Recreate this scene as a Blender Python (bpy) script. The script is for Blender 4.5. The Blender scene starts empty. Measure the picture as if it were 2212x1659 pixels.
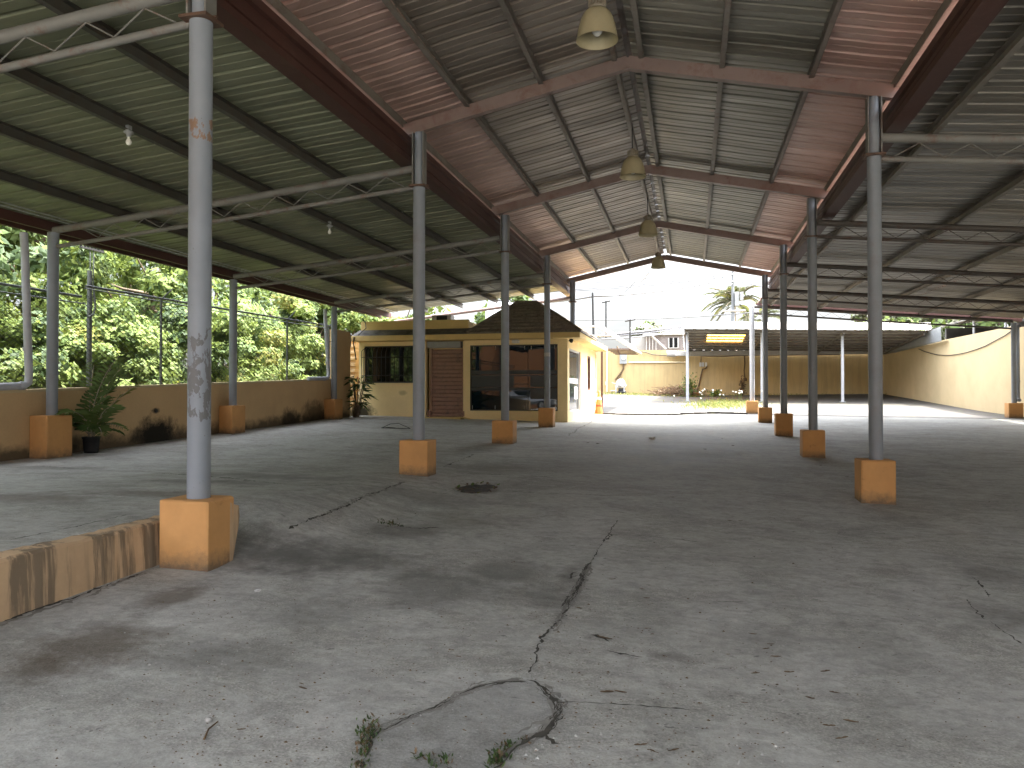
import bpy, bmesh, math, random
import numpy as np
from mathutils import Vector, Matrix
from mathutils.geometry import delaunay_2d_cdt
random.seed(7); rng=np.random.default_rng(11)
SC=bpy.context.scene; COL=SC.collection
R=math.radians; PI=math.pi

# ------------------------------------------------------------------ survey of the place
# The site was measured from the photograph: hall axis along +Y, X to the right, bay length 5 m.
F=1661.0; PSI=.2293; CX,CY=1106.0,829.5; PITCH=math.atan(22.5/F); CAMZ=1.6
_fw=np.array([-math.sin(PSI)*math.cos(PITCH),math.cos(PSI)*math.cos(PITCH),math.sin(PITCH)])
_rt=np.array([math.cos(PSI),math.sin(PSI),0.0]); _up=np.cross(_rt,_fw); _C=np.array([0,0,CAMZ])
def ray(px,py): return _fw+_rt*(px-CX)/F-_up*(py-CY)/F
def atY(px,py,Y): r=ray(px,py); return _C+r*(Y/r[1])
def atX(px,py,X): r=ray(px,py); return _C+r*(X/r[0])
def sstep(a,b,x):
    t=np.clip((x-a)/(b-a),0,1); return t*t*(3-2*t)
def gplane(x,y):
    x=np.asarray(x,float); y=np.asarray(y,float)
    xs=np.where(x<3,-.0255*np.clip(x,-12,3),-.0765-.012*(np.clip(x,3,14)-3))
    yy=np.clip(y,-4,56)
    dip=np.interp(y,[20,23,29.3,34,48],[0,.05,.17,.16,0])*sstep(1.5,-2,x)
    return .33+.031*(yy-10.35)+xs+.016*np.clip(yy-35,0,25)*np.clip(x/10,0,1) - dip
def ground(x,y):
    x=np.asarray(x,float); y=np.asarray(y,float)
    g=gplane(x,y)
    sx=np.where(x<-4.15,1.0,sstep(-2.7,-4.2,x)*sstep(5.3,6.5,y))
    sy=sstep(12.5,6.5,y)*sstep(-14,-11,x)
    rise=np.clip(.6-g,0,1)*sx*sy
    wob=.006*np.sin(x*1.7+1.3*np.sin(y*.9))*np.sin(y*1.3+.8*np.sin(x*1.1))
    return g+rise+wob
def gz(x,y): return float(ground(x,y))
def gp(px,py):
    r=ray(px,py); t=1.0; p=_C
    while t<120:
        p=_C+r*t
        if p[2]<gz(p[0],p[1]): break
        t+=.05
    a,b=t-.05,t
    for _ in range(18):
        m=(a+b)/2; p=_C+r*m
        if p[2]<gz(p[0],p[1]): b=m
        else: a=m
    return np.array([p[0],p[1],gz(p[0],p[1])])

D=5.0; YA=[5.3475+D*k for k in range(6)]
AX,BX,LX,RX=-3.775,2.2325,-10.0,11.05
RIDGE=-.815

# ------------------------------------------------------------------ materials
def nodes(name):
    m=bpy.data.materials.new(name); m.use_nodes=True
    nt=m.node_tree; nt.nodes.clear()
    out=nt.nodes.new('ShaderNodeOutputMaterial'); b=nt.nodes.new('ShaderNodeBsdfPrincipled')
    nt.links.new(b.outputs[0],out.inputs[0]); return m,nt,b,out
class NB:
    def __init__(s,nt): s.nt=nt; s._pos=None
    def n(s,t,**k):
        x=s.nt.nodes.new(t)
        for a,v in k.items(): setattr(x,a,v)
        return x
    def l(s,a,b): s.nt.links.new(a,b)
    def pos(s):
        if s._pos is None: s._pos=s.n('ShaderNodeNewGeometry').outputs['Position']
        return s._pos
    def map(s,scale=(1,1,1),loc=(0,0,0)):
        m=s.n('ShaderNodeMapping'); m.inputs['Scale'].default_value=scale; m.inputs['Location'].default_value=loc
        s.l(s.pos(),m.inputs[0]); return m.outputs[0]
    def noise(s,scale,detail=5,rough=.6,vec=None,dist=0.0):
        x=s.n('ShaderNodeTexNoise'); x.inputs['Scale'].default_value=scale; x.inputs['Detail'].default_value=detail
        x.inputs['Roughness'].default_value=rough; x.inputs['Distortion'].default_value=dist
        s.l(vec if vec is not None else s.pos(),x.inputs['Vector']); return x.outputs[0]
    def ramp(s,fac,stops):
        x=s.n('ShaderNodeValToRGB'); e=x.color_ramp.elements
        while len(e)<len(stops): e.new(.5)
        for i,(p,c) in enumerate(stops):
            e[i].position=p; e[i].color=(c,c,c,1) if not hasattr(c,'__len__') else (*c,1)
        s.l(fac,x.inputs[0]); return x.outputs[0]
    def mix(s,fac,a,b,mode='MIX'):
        x=s.n('ShaderNodeMix',data_type='RGBA',blend_type=mode)
        for i,v in ((0,fac),(6,a),(7,b)):
            if isinstance(v,(int,float)): x.inputs[i].default_value=v
            elif isinstance(v,tuple): x.inputs[i].default_value=(*v,1)
            else: s.l(v,x.inputs[i])
        return x.outputs[2]
    def math(s,op,a,b=None,clamp=False):
        x=s.n('ShaderNodeMath',operation=op,use_clamp=clamp)
        for i,v in ((0,a),(1,b)):
            if v is None: continue
            if isinstance(v,(int,float)): x.inputs[i].default_value=v
            else: s.l(v,x.inputs[i])
        return x.outputs[0]
    def sep(s):
        x=s.n('ShaderNodeSeparateXYZ'); s.l(s.pos(),x.inputs[0]); return x.outputs
    def bump(s,h,bsdf,strength=.3,dist=.01):
        x=s.n('ShaderNodeBump'); x.inputs['Strength'].default_value=strength; x.inputs['Distance'].default_value=dist
        s.l(h,x.inputs['Height']); s.l(x.outputs[0],bsdf.inputs['Normal'])
M={}
def paint(name,col,rough=.6,var=.18,scale=3.0,metal=0.0,dirt=None,dirtamt=.5,bump=.15,spec=None):
    m,nt,b,o=nodes(name); q=NB(nt)
    n=q.noise(scale,6,.65)
    lo=tuple(c*(1-var) for c in col); hi=tuple(min(1,c*(1+var)) for c in col)
    c=q.ramp(n,[(.3,lo),(.7,hi)])
    if dirt:
        d=q.ramp(q.noise(scale*2.3,8,.7),[(.5,0.0),(.68,dirtamt)])
        c=q.mix(d,c,dirt)
    q.l(c,b.inputs['Base Color']); b.inputs['Roughness'].default_value=rough; b.inputs['Metallic'].default_value=metal
    if spec is not None: b.inputs['Specular IOR Level'].default_value=spec
    if bump: q.bump(q.noise(scale*14,4,.6),b,bump,.004)
    M[name]=m; return m

def concrete(name,base,stains=(),tint=(.20,.17,.13),dark=.5,specks=True,grass=False):
    m,nt,b,o=nodes(name); q=NB(nt)
    big=q.noise(.33,5,.6,dist=.6); mid=q.noise(1.6,8,.68,dist=.4); fine=q.noise(20,6,.72); grit=q.noise(85,4,.65)
    c=q.ramp(mid,[(.27,tuple(v*.66 for v in base)),(.5,base),(.74,tuple(v*1.18 for v in base))])
    c=q.mix(q.ramp(big,[(.36,0.0),(.62,.45)]),c,tuple(v*.70*t for v,t in zip(base,(.99,1.0,.93))))
    # worn rough areas where the aggregate shows, next to smooth trowelled ones
    rg=q.noise(.85,10,.74,q.map((.9,1.25,1),(5,2,0)),.9)
    rough=q.ramp(rg,[(.49,0.0),(.56,1.0)])
    rc=q.mix(1.0,c,q.ramp(grit,[(.34,(.40,.39,.36)),(.55,(.80,.79,.76)),(.70,(1.12,1.10,1.06))]),'MULTIPLY')
    c=q.mix(q.math('MULTIPLY',rough,.8*dark+.1),c,rc)
    st=q.noise(1.0,7,.7,q.map((.55,2.6,1)),.5)
    c=q.mix(q.ramp(st,[(.52,0.0),(.72,.36)]),c,tuple(v*.52 for v in base))
    pale=q.noise(2.7,8,.74,q.map((.8,1.5,1),(7,3,0)),.8)
    c=q.mix(q.ramp(pale,[(.57,0.0),(.64,.26)]),c,tuple(min(1,v*1.32) for v in base))
    blot=q.noise(3.3,9,.76,q.map((1,1.7,1),(3,9,0)),1.0)
    c=q.mix(q.ramp(blot,[(.575,0.0),(.66,.62*dark)]),c,tuple(v*.42 for v in base))
    pit=q.noise(11,5,.62,q.map((1,1.8,1),(1,5,0)),.3)
    c=q.mix(q.math('MULTIPLY',q.ramp(pit,[(.655,0.0),(.69,.85)]),q.ramp(big,[(.38,0.15),(.55,1.0)])),c,tuple(v*.26 for v in base))
    c=q.mix(.8,c,q.ramp(q.noise(6.5,9,.74,q.map((1,1.4,1),(2,8,0)),.6),[(.34,.70),(.5,.96),(.66,1.12)]),'MULTIPLY')
    c=q.mix(.5,c,q.ramp(fine,[(.3,.62),(.7,1.16)]),'MULTIPLY')
    c=q.mix(.35,c,q.ramp(grit,[(.35,.66),(.62,1.1)]),'MULTIPLY')
    for (x,y,rx,ry,amt,colr) in stains:
        v=q.n('ShaderNodeVectorMath',operation='MULTIPLY'); mm=q.map((1/rx,1/ry,0),(-x/rx,-y/ry,0))
        ln=q.n('ShaderNodeVectorMath',operation='LENGTH'); q.l(mm,ln.inputs[0])
        dd=q.math('ADD',ln.outputs['Value'],q.math('MULTIPLY',q.math('SUBTRACT',q.noise(2.6,8,.72),.5),2.3))
        f=q.ramp(dd,[(.30,amt*.9),(1.05,0.0)])
        c=q.mix(f,c,colr)
        nt.nodes.remove(v)
    if grass:
        gm=q.ramp(q.noise(1.1,8,.7,dist=.7),[(.56,0.0),(.66,.8)])
        c=q.mix(gm,c,(.13,.14,.05))
    q.l(c,b.inputs['Base Color'])
    rr=q.ramp(mid,[(.3,.72),(.7,.94)]); q.l(rr,b.inputs['Roughness'])
    b.inputs['Specular IOR Level'].default_value=.3
    hh=q.math('ADD',q.math('MULTIPLY',fine,.6),q.math('MULTIPLY',grit,.5))
    q.bump(hh,b,.5,.012)
    M[name]=m; return m

def wallpaint(name,col,zdirt=None,mould=(),var=.10,streak=0.0,base=None):
    """plaster wall paint with weather streaks and mould where the photo shows them"""
    m,nt,b,o=nodes(name); q=NB(nt)
    n=q.noise(.9,6,.6,dist=.3); c=q.ramp(n,[(.3,tuple(v*(1-var) for v in col)),(.7,tuple(min(1,v*(1+var*.6)) for v in col))])
    c=q.mix(.25,c,q.ramp(q.noise(26,5,.7),[(.3,.7),(.7,1.0)]),'MULTIPLY')
    if streak:
        s=q.noise(1.0,7,.7,q.map((4.5,4.5,.35)),.2)
        c=q.mix(q.ramp(s,[(.49,0.0),(.57,streak)]),c,tuple(v*.36*t for v,t in zip(col,(.9,1,1.15)))); s=q.noise(1.0,5,.6,q.map((1.7,1.7,.12),(4,2,0)),.15); c=q.mix(q.ramp(s,[(.56,0.0),(.62,streak*.9)]),c,tuple(v*.30*t for v,t in zip(col,(.9,1,1.15))))
    if base is not None:
        z=q.sep()[2]; y=q.sep()[1]
        gl=q.math('ADD',q.math('MULTIPLY',y,base[1]),base[0])   # ground line z=a+b*y
        h=q.math('SUBTRACT',z,gl)
        h=q.math('ADD',h,q.math('MULTIPLY',q.math('SUBTRACT',q.noise(3.2,7,.7),.5),.55))
        c=q.mix(q.ramp(h,[(0.0,.85),(.22,0.0)]),c,(.05,.042,.03))
    for (x,y,zz,r,amt) in mould:
        mm=q.map((1/r,1/r,1/(r*.55)),(-x/r,-y/r,-zz/(r*.55)))
        ln=q.n('ShaderNodeVectorMath',operation='LENGTH'); q.l(mm,ln.inputs[0])
        dd=q.math('ADD',ln.outputs['Value'],q.math('MULTIPLY',q.math('SUBTRACT',q.noise(4,8,.75),.5),1.6))
        f=q.ramp(dd,[(.45,amt),(.75,amt*.55),(1.15,0.0)])
        c=q.mix(f,c,(.016,.014,.009))
    q.l(c,b.inputs['Base Color']); b.inputs['Roughness'].default_value=.85; b.inputs['Specular IOR Level'].default_value=.25
    q.bump(q.noise(40,5,.7),b,.25,.004)
    M[name]=m; return m

def sheetmetal(name,col,dirt=.5,metal=.35,rough=.5,top=None):
    m,nt,b,o=nodes(name); q=NB(nt)
    s=q.noise(1.0,7,.65,q.map((.5,3.0,1)),.3); s2=q.noise(1.0,5,.6,q.map((.25,9,1),(3,1,0)))
    c=q.ramp(s,[(.3,tuple(v*(1-.28) for v in col)),(.7,tuple(v*1.14 for v in col))])
    wn=q.n('ShaderNodeTexWhiteNoise',noise_dimensions='1D'); q.l(q.math('FLOOR',q.math('MULTIPLY',q.sep()[1],.975)),wn.inputs['W'])
    c=q.mix(.55,c,q.ramp(wn.outputs['Value'],[(0.0,.62),(1.0,1.12)]),'MULTIPLY')
    c=q.mix(q.ramp(s2,[(.58,0.0),(.78,dirt*.6)]),c,tuple(v*.5 for v in col))
    c=q.mix(q.ramp(q.noise(1.7,9,.74,q.map((.6,1.6,1)),.6),[(.57,0.0),(.70,.6)]),c,tuple(v*t for v,t in zip(col,(.62,.5,.42))))
    q.l(c,b.inputs['Base Color']); b.inputs['Metallic'].default_value=metal
    q.l(q.ramp(s,[(.3,rough+.12),(.7,rough-.06)]),b.inputs['Roughness'])
    q.bump(q.noise(7,3,.5,q.map((.6,2,1))),b,.08,.01)
    if top is not None:   # the upper face of the sheet carries weathered red roof paint
        c=q.mix(bf(q,name),c,top)
        q.l(c,b.inputs['Base Color'])
    M[name]=m; return m
def bf(q,name): return q.math('SUBTRACT',1.0,q.n('ShaderNodeNewGeometry').outputs['Backfacing']) if TOPFRONT else q.n('ShaderNodeNewGeometry').outputs['Backfacing']
TOPFRONT=True

def rusty(name,col,rust=(.13,.05,.025),amt=.7,scale=3.5,lo=.5,hi=.62,zr=None,rough=.65):
    m,nt,b,o=nodes(name); q=NB(nt)
    c=q.ramp(q.noise(scale*.6,5,.6),[(.3,tuple(v*.85 for v in col)),(.7,tuple(v*1.1 for v in col))])
    f=q.ramp(q.noise(scale,9,.75,dist=.4),[(lo,0.0),(hi,amt)])
    c=q.mix(f,c,rust)
    q.l(c,b.inputs['Base Color']); b.inputs['Roughness'].default_value=rough
    q.bump(q.noise(scale*9,5,.7),b,.2,.004)
    M[name]=m; return m

def flaky(name):
    """grey column paint that has peeled between two heights, with two brown rust scabs higher up"""
    m,nt,b,o=nodes(name); q=NB(nt); col=(.215,.24,.272)
    c=q.ramp(q.noise(2.2,5,.6),[(.3,tuple(v*.9 for v in col)),(.7,tuple(v*1.08 for v in col))])
    z=q.sep()[2]
    fl=q.noise(15,6,.62,q.map((1,1,.55)),.4)
    band=q.math('MULTIPLY',q.ramp(q.math('DIVIDE',z,5.0),[(.245,0.0),(.285,1.0)]),q.ramp(q.math('DIVIDE',z,5.0),[(.41,1.0),(.50,0.0)]))
    f=q.ramp(q.math('MULTIPLY',fl,band),[(.515,0.0),(.53,.95)])
    c=q.mix(f,c,(.12,.119,.12))
    ed=q.ramp(q.math('MULTIPLY',fl,band),[(.505,0.0),(.52,.5),(.545,0.0)]); c=q.mix(ed,c,(.07,.065,.06))
    rb=q.math('MULTIPLY',q.ramp(q.math('DIVIDE',z,5.0),[(.705,0.0),(.72,1.0)]),q.ramp(q.math('DIVIDE',z,5.0),[(.752,1.0),(.768,0.0)]))
    rf=q.ramp(q.math('MULTIPLY',q.noise(13,6,.68,q.map((1,1,.5),(2.1,.4,0))),rb),[(.50,0.0),(.53,.85)])
    c=q.mix(rf,c,(.22,.12,.06))
    c=q.mix(q.ramp(q.noise(34,4,.6),[(.68,0.0),(.74,.6)]),c,(.08,.07,.06))
    q.l(c,b.inputs['Base Color']); b.inputs['Roughness'].default_value=.5
    q.bump(q.math('SUBTRACT',1.0,f),b,.4,.004); M[name]=m

def leafmat(name,col,trans=.45):
    m,nt,b,o=nodes(name); q=NB(nt)
    c=q.ramp(q.noise(1.3,3,.6),[(.3,tuple(v*.72 for v in col)),(.7,tuple(v*1.25 for v in col))])
    q.l(c,b.inputs['Base Color']); b.inputs['Roughness'].default_value=.62; b.inputs['Specular IOR Level'].default_value=.25
    t=q.n('ShaderNodeBsdfTranslucent'); mx=q.n('ShaderNodeMixShader'); mx.inputs[0].default_value=trans*.75
    cc=q.mix(.5,c,(.19,.235,.045)); q.l(cc,t.inputs[0]); q.l(b.outputs[0],mx.inputs[1]); q.l(t.outputs[0],mx.inputs[2]); q.l(mx.outputs[0],o.inputs[0])
    M[name]=m

def glass(name,col,rough=.03,ior=1.75,alpha=None):
    m,nt,b,o=nodes(name)
    b.inputs['Base Color'].default_value=(*col,1); b.inputs['Roughness'].default_value=rough; b.inputs['IOR'].default_value=ior
    M[name]=m

OIL=(.075,.052,.030); WET=(.060,.055,.050); GRN=(.12,.118,.085); DRK=(.105,.103,.092)
def stn(px,py,rx,ry,a,c): p=gp(px,py); return (p[0],p[1],rx,ry,a,c)
concrete('floor_concrete',(.445,.44,.408),[stn(190,1400,.42,.55,.72,OIL),stn(370,1290,.22,.30,.7,OIL),stn(90,1440,.25,.25,.5,OIL),
   stn(650,1200,.9,.6,.55,WET),stn(1180,1290,.35,.45,.5,WET),stn(1000,1125,.7,.7,.4,GRN),stn(870,1150,.5,.4,.5,WET),
   stn(1060,1010,1.0,.8,.42,GRN),stn(600,1030,1.6,.45,.5,WET),stn(440,1040,1.1,.35,.45,WET),stn(150,1012,1.2,.35,.45,WET),stn(60,1075,1.0,.5,.55,OIL),
   stn(760,1215,.8,.5,.6,DRK),stn(930,1270,.7,.6,.6,DRK),stn(1090,1235,.5,.4,.6,DRK),stn(560,1200,.6,.4,.6,DRK),stn(700,1330,.5,.35,.4,DRK),stn(480,1420,.5,.35,.45,DRK),stn(930,1080,.9,.5,.45,DRK),stn(1640,1380,.5,.4,.25,DRK),stn(2140,1240,.4,.5,.5,WET),stn(1230,1245,.12,.5,.6,WET),stn(1450,1420,.16,.12,.45,WET),stn(2185,1330,.5,.4,.5,WET),stn(320,1065,.9,.3,.55,OIL),stn(1550,1200,1.0,.8,.25,GRN)])
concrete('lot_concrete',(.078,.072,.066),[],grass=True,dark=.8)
concrete('patch_cement',(.36,.357,.335),[],dark=.3)
paint('dirt_soft',(.20,.192,.17),.95,.35,14); paint('crack_dirt',(.05,.046,.036),.95,.5,20)
concrete('soil',(.10,.085,.05),[],grass=True)
def pedestal():
    m,nt,b,o=nodes('pedestal_orange'); q=NB(nt); col=(.54,.288,.108)
    c=q.ramp(q.noise(2.4,6,.65),[(.3,tuple(v*.86 for v in col)),(.7,tuple(v*1.1 for v in col))])
    c=q.mix(q.ramp(q.noise(5.5,9,.78,dist=.5),[(.60,0.0),(.68,.6)]),c,(.25,.12,.05))
    c=q.mix(q.ramp(q.noise(13,6,.7,q.map((1,1,1),(4,4,1))),[(.70,0.0),(.73,.8)]),c,(.30,.27,.23))
    tc=q.n('ShaderNodeTexCoord'); sx=q.n('ShaderNodeSeparateXYZ'); q.l(tc.outputs['Object'],sx.inputs[0])
    h=q.math('ADD',sx.outputs[2],q.math('MULTIPLY',q.math('SUBTRACT',q.noise(7,8,.75),.5),.30))
    c=q.mix(q.ramp(h,[(0.0,.85),(.05,.5),(.15,0.0)]),c,(.105,.085,.062))
    q.l(c,b.inputs['Base Color']); b.inputs['Roughness'].default_value=.8; b.inputs['Specular IOR Level'].default_value=.3
    q.bump(q.noise(30,6,.7),b,.35,.005); M['pedestal_orange']=m
pedestal()
wallpaint('wall_cream',(.54,.425,.25),var=.10)
wallpaint('wall_back',(.50,.375,.19),var=.08,streak=.16)
wallpaint('wall_left',(.57,.395,.21),var=.12,base=(.415,.026),mould=[(-10.17,13.1,.80,.75,1.0),(-10.17,13.05,1.28,.13,.95),(-10.17,18.2,.95,.6,.9),(-10.17,19.6,1.0,.9,.75),(-10.17,15.6,.8,.3,.7),(-10.17,11.0,.75,.35,.6)])
wallpaint('kiosk_cream',(.84,.67,.37),var=.08,mould=[(-10.3,22.9,1.0,.55,.95),(-8.9,22.9,1.65,.16,.35)])
wallpaint('kiosk_trim',(.62,.45,.19),var=.14)
wallpaint('retaining_plaster',(.52,.365,.22),var=.15,streak=.9)
paint('roof_slab_grime',(.13,.12,.105),.9,.5,3,dirt=(.03,.028,.025))
paint('column_grey',(.205,.23,.262),.5,.10,2.0,dirt=(.16,.12,.10),dirtamt=.25)
paint('column_pale',(.36,.37,.385),.5,.10,2.0,dirt=(.3,.25,.2),dirtamt=.3)
flaky('column_flaking')
rusty('truss_paint',(.165,.163,.15),(.13,.07,.045),.65,5,.52,.64)
rusty('truss_dark',(.075,.066,.058),(.07,.03,.018),.7,4)
rusty('rafter_paint',(.185,.135,.118),(.12,.05,.03),.6,3,.52,.66)
rusty('purlin_grey',(.15,.135,.115),(.10,.06,.04),.6,4)
rusty('purlin_dark',(.05,.047,.038),(.05,.032,.02),.6,4)
rusty('gutter_rust',(.055,.018,.012),(.10,.055,.04),.5,2.2,.55,.72)
rusty('collar_rust',(.10,.055,.035),(.05,.025,.018),.8,8)
sheetmetal('sheet_green_bounce',(.19,.20,.13),top=(.44,.27,.225)); sheetmetal('sheet_brown',(.16,.132,.106),.6)  # green of the lean-to underside is foliage bounce light put into the colour
sheetmetal('sheet_pink_bounce',(.40,.275,.235),.3); sheetmetal('sheet_grey',(.155,.147,.117),.6)  # eave pink: light bounced off the red lean-to tops, put into the colour
sheetmetal('sheet_dusk',(.15,.135,.11),.6,metal=.45,rough=.4,top=(.44,.27,.225))
paint('lamp_shade',(.33,.285,.175),.5,.1,5); paint('lamp_metal',(.25,.22,.17),.5,.2,6)
glass('bulb_glass',(.75,.74,.68),.08,1.45)
paint('white_plastic',(.55,.545,.53),.45,.05,4); paint('white_paint',(.42,.405,.385),.6,.1,3,dirt=(.3,.25,.2),dirtamt=.3)
paint('dark_metal',(.018,.017,.016),.5,.3,8); paint('black_rubber',(.012,.012,.013),.6,.3,8)
paint('shutter_brown',(.27,.155,.115),.5,.12,4,dirt=(.03,.02,.015),dirtamt=.6)
paint('brown_frame',(.10,.045,.028),.5,.2,6); paint('box_grey',(.27,.28,.28),.5,.1,6)
paint('pipe_grey',(.36,.375,.41),.45,.1,3); paint('pvc_cream',(.68,.58,.38),.5,.08,3)
paint('cone_orange',(.75,.16,.045),.5,.1,5,dirt=(.2,.06,.03),dirtamt=.4); paint('cone_white',(.75,.62,.55),.5,.1,5)
paint('tile_brown',(.185,.155,.12),.8,.3,5,dirt=(.03,.027,.02),dirtamt=.7)
paint('canopy_cream',(.19,.175,.155),.6,.10,3); paint('wire_dark',(.05,.055,.045),.6,.2,6); paint('fence_grey',(.115,.125,.12),.5,.15,5,metal=.2); paint('wire_grey',(.16,.16,.17),.6,.1,3); paint('canopy_under',(.36,.335,.295),.7,.25,1.5); paint('skylight_yellow',(.85,.48,.10),.5,.12,4)
paint('stone_cladding',(.19,.165,.155),.85,.3,7); paint('bark',(.12,.09,.06),.9,.4,6); paint('pale_bark',(.30,.25,.18),.9,.3,6)
paint('dry_brush',(.20,.13,.075),.9,.35,8); paint('pole_concrete',(.17,.18,.19),.8,.1,3); paint('galv',(.38,.40,.41),.45,.15,5,metal=.5)
paint('tank_white',(.72,.78,.82),.45,.08,4); paint('awning_sheet',(.30,.27,.24),.6,.2,3); paint('block_grey',(.24,.24,.23),.9,.25,5)
paint('dead_leaf',(.11,.07,.035),.8,.5,12); paint('pebble',(.36,.35,.325),.8,.2,12); paint('asphalt',(.06,.06,.06),.9,.2,4)
paint('frost_film',(.012,.026,.036),.4,.08,3,bump=0); paint('pale_film',(.46,.46,.44),.6,.1,4,bump=0)
paint('building_orange',(.26,.115,.045),.85,.1,1.2); paint('awning_blue',(.02,.12,.36),.6,.1,2)
paint('car_paint',(.33,.34,.36),.25,.04,3,metal=.6,bump=0); paint('alloy',(.5,.5,.5),.35,.1,5,metal=.7)
glass('store_glass',(.003,.010,.018),.015,1.42); glass('dark_glass',(.006,.006,.006),.04,1.5); glass('car_glass',(.01,.012,.014),.03,1.6)
glass('side_glass',(.05,.06,.07),.02,2.6)
for nm,c,t in (('leaf_lime',(.15,.20,.052),.45),('leaf_mid',(.088,.135,.040),.4),('leaf_deep',(.036,.064,.022),.3),('leaf_yellow',(.19,.19,.042),.45),('leaf_red',(.22,.05,.03),.3),('leaf_pale',(.12,.125,.085),.25),('leaf_dark',(.045,.09,.025),.3),('petal',(.75,.74,.66),.3),('grass_dry',(.20,.19,.06),.4)):  # dark, mid and lime greens are leaf colours of their own
    leafmat(nm,c,t)

# ------------------------------------------------------------------ mesh helpers
def wloc(o):
    p=np.zeros(3)
    while o is not None: p=p+np.array(o.location,float); o=o.parent
    return p
class MB:
    def __init__(s): s.v=[];s.f=[];s.m=[];s.sm=[]
    def add(s,vs,fs,mi=0,smooth=False):
        o=len(s.v); s.v.extend([tuple(map(float,p)) for p in vs])
        for f in fs: s.f.append(tuple(i+o for i in f)); s.m.append(mi); s.sm.append(smooth)
    def box(s,x0,x1,y0,y1,z0,z1,mi=0):
        s.add([(x0,y0,z0),(x1,y0,z0),(x1,y1,z0),(x0,y1,z0),(x0,y0,z1),(x1,y0,z1),(x1,y1,z1),(x0,y1,z1)],
              [(0,3,2,1),(4,5,6,7),(0,1,5,4),(1,2,6,5),(2,3,7,6),(3,0,4,7)],mi)
    def bevbox(s,x0,x1,y0,y1,z0,z1,b=.012,mi=0,jit=0.0):
        bm=bmesh.new(); bmesh.ops.create_cube(bm,size=1)
        for v in bm.verts:
            v.co=Vector((x0+(v.co.x+.5)*(x1-x0),y0+(v.co.y+.5)*(y1-y0),z0+(v.co.z+.5)*(z1-z0)))
        bmesh.ops.bevel(bm,geom=bm.edges[:],offset=b,segments=2,affect='EDGES',profile=.6)
        if jit:
            for v in bm.verts: v.co+=Vector([random.uniform(-jit,jit) for _ in range(3)])
        bm.verts.index_update()
        s.add([v.co for v in bm.verts],[[v.index for v in f.verts] for f in bm.faces],mi); bm.free()
    def tube(s,pts,r,n=10,mi=0,caps=True,smooth=True):
        pts=[np.array(p,float) for p in pts]; k=len(pts)
        rs=[r]*k if not hasattr(r,'__len__') else r
        vs=[];fs=[]; prev=None
        for i,p in enumerate(pts):
            a=pts[max(i-1,0)];b=pts[min(i+1,k-1)]; t=b-a; t=t/(np.linalg.norm(t)+1e-12)
            if prev is None:
                u=np.cross(t,[0,0,1.0]) if abs(t[2])<.9 else np.cross(t,[1.0,0,0])
            else: u=prev-t*np.dot(prev,t)
            u=u/(np.linalg.norm(u)+1e-12); prev=u; w=np.cross(t,u)
            for j in range(n):
                a_=2*PI*(j+.5)/n; vs.append(p+rs[i]*(math.cos(a_)*u+math.sin(a_)*w))
        for i in range(k-1):
            for j in range(n):
                j2=(j+1)%n; fs.append((i*n+j,i*n+j2,(i+1)*n+j2,(i+1)*n+j))
        s.add(vs,fs,mi,smooth)
        if caps:
            s.add(vs[:n],[tuple(range(n-1,-1,-1))],mi); s.add(vs[-n:],[tuple(range(n))],mi)
    def bar(s,a,b,w,h,mi=0,upv=(0,0,1)):
        a=np.array(a,float);b=np.array(b,float);t=(b-a)/np.linalg.norm(b-a)
        u=np.cross(t,upv); u=u/np.linalg.norm(u); v=np.cross(u,t)
        vs=[p+u*sx*w/2+v*sy*h/2 for p in (a,b) for sx,sy in ((-1,-1),(1,-1),(1,1),(-1,1))]
        s.add(vs,[(0,1,5,4),(1,2,6,5),(2,3,7,6),(3,0,4,7),(0,3,2,1),(4,5,6,7)],mi)
    def lathe(s,prof,c,n=20,mi=0,axis=(0,0,1)):
        c=np.array(c,float); vs=[];fs=[];k=len(prof)
        for r,z in prof:
            for j in range(n):
                a=2*PI*j/n; vs.append(c+np.array([r*math.cos(a),r*math.sin(a),z]))
        for i in range(k-1):
            for j in range(n): fs.append((i*n+j,i*n+(j+1)%n,(i+1)*n+(j+1)%n,(i+1)*n+j))
        s.add(vs,fs,mi,True)
    def quad(s,a,b,c,d,mi=0): s.add([a,b,c,d],[(0,1,2,3)],mi)
    def build(s,name,mats,parent=None,loc=None,**props):
        if not isinstance(mats,(list,tuple)): mats=[mats]
        o0=wloc(parent) if parent is not None else np.array(loc if loc is not None else (0,0,0),float)
        me=bpy.data.meshes.new(name)
        va=np.array(s.v,float).reshape(-1,3)-o0
        me.from_pydata(va.tolist(),[],s.f)
        for m in mats: me.materials.append(M[m])
        me.polygons.foreach_set('material_index',s.m); me.polygons.foreach_set('use_smooth',s.sm)
        me.update()
        ob=bpy.data.objects.new(name,me); COL.objects.link(ob)
        if parent is not None: ob.parent=parent
        else: ob.location=o0
        for k,v in props.items(): ob[k]=v
        return ob
def thing(name,label,cat,loc=(0,0,0),group=None):
    o=bpy.data.objects.new(name,None); COL.objects.link(o); o.location=[float(v) for v in loc]; o.empty_display_size=.2
    o['label']=label; o['category']=cat
    if group: o['group']=group
    return o
def tag(o,label,cat,group=None):
    o['label']=label;o['category']=cat
    if group:o['group']=group
    return o
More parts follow.
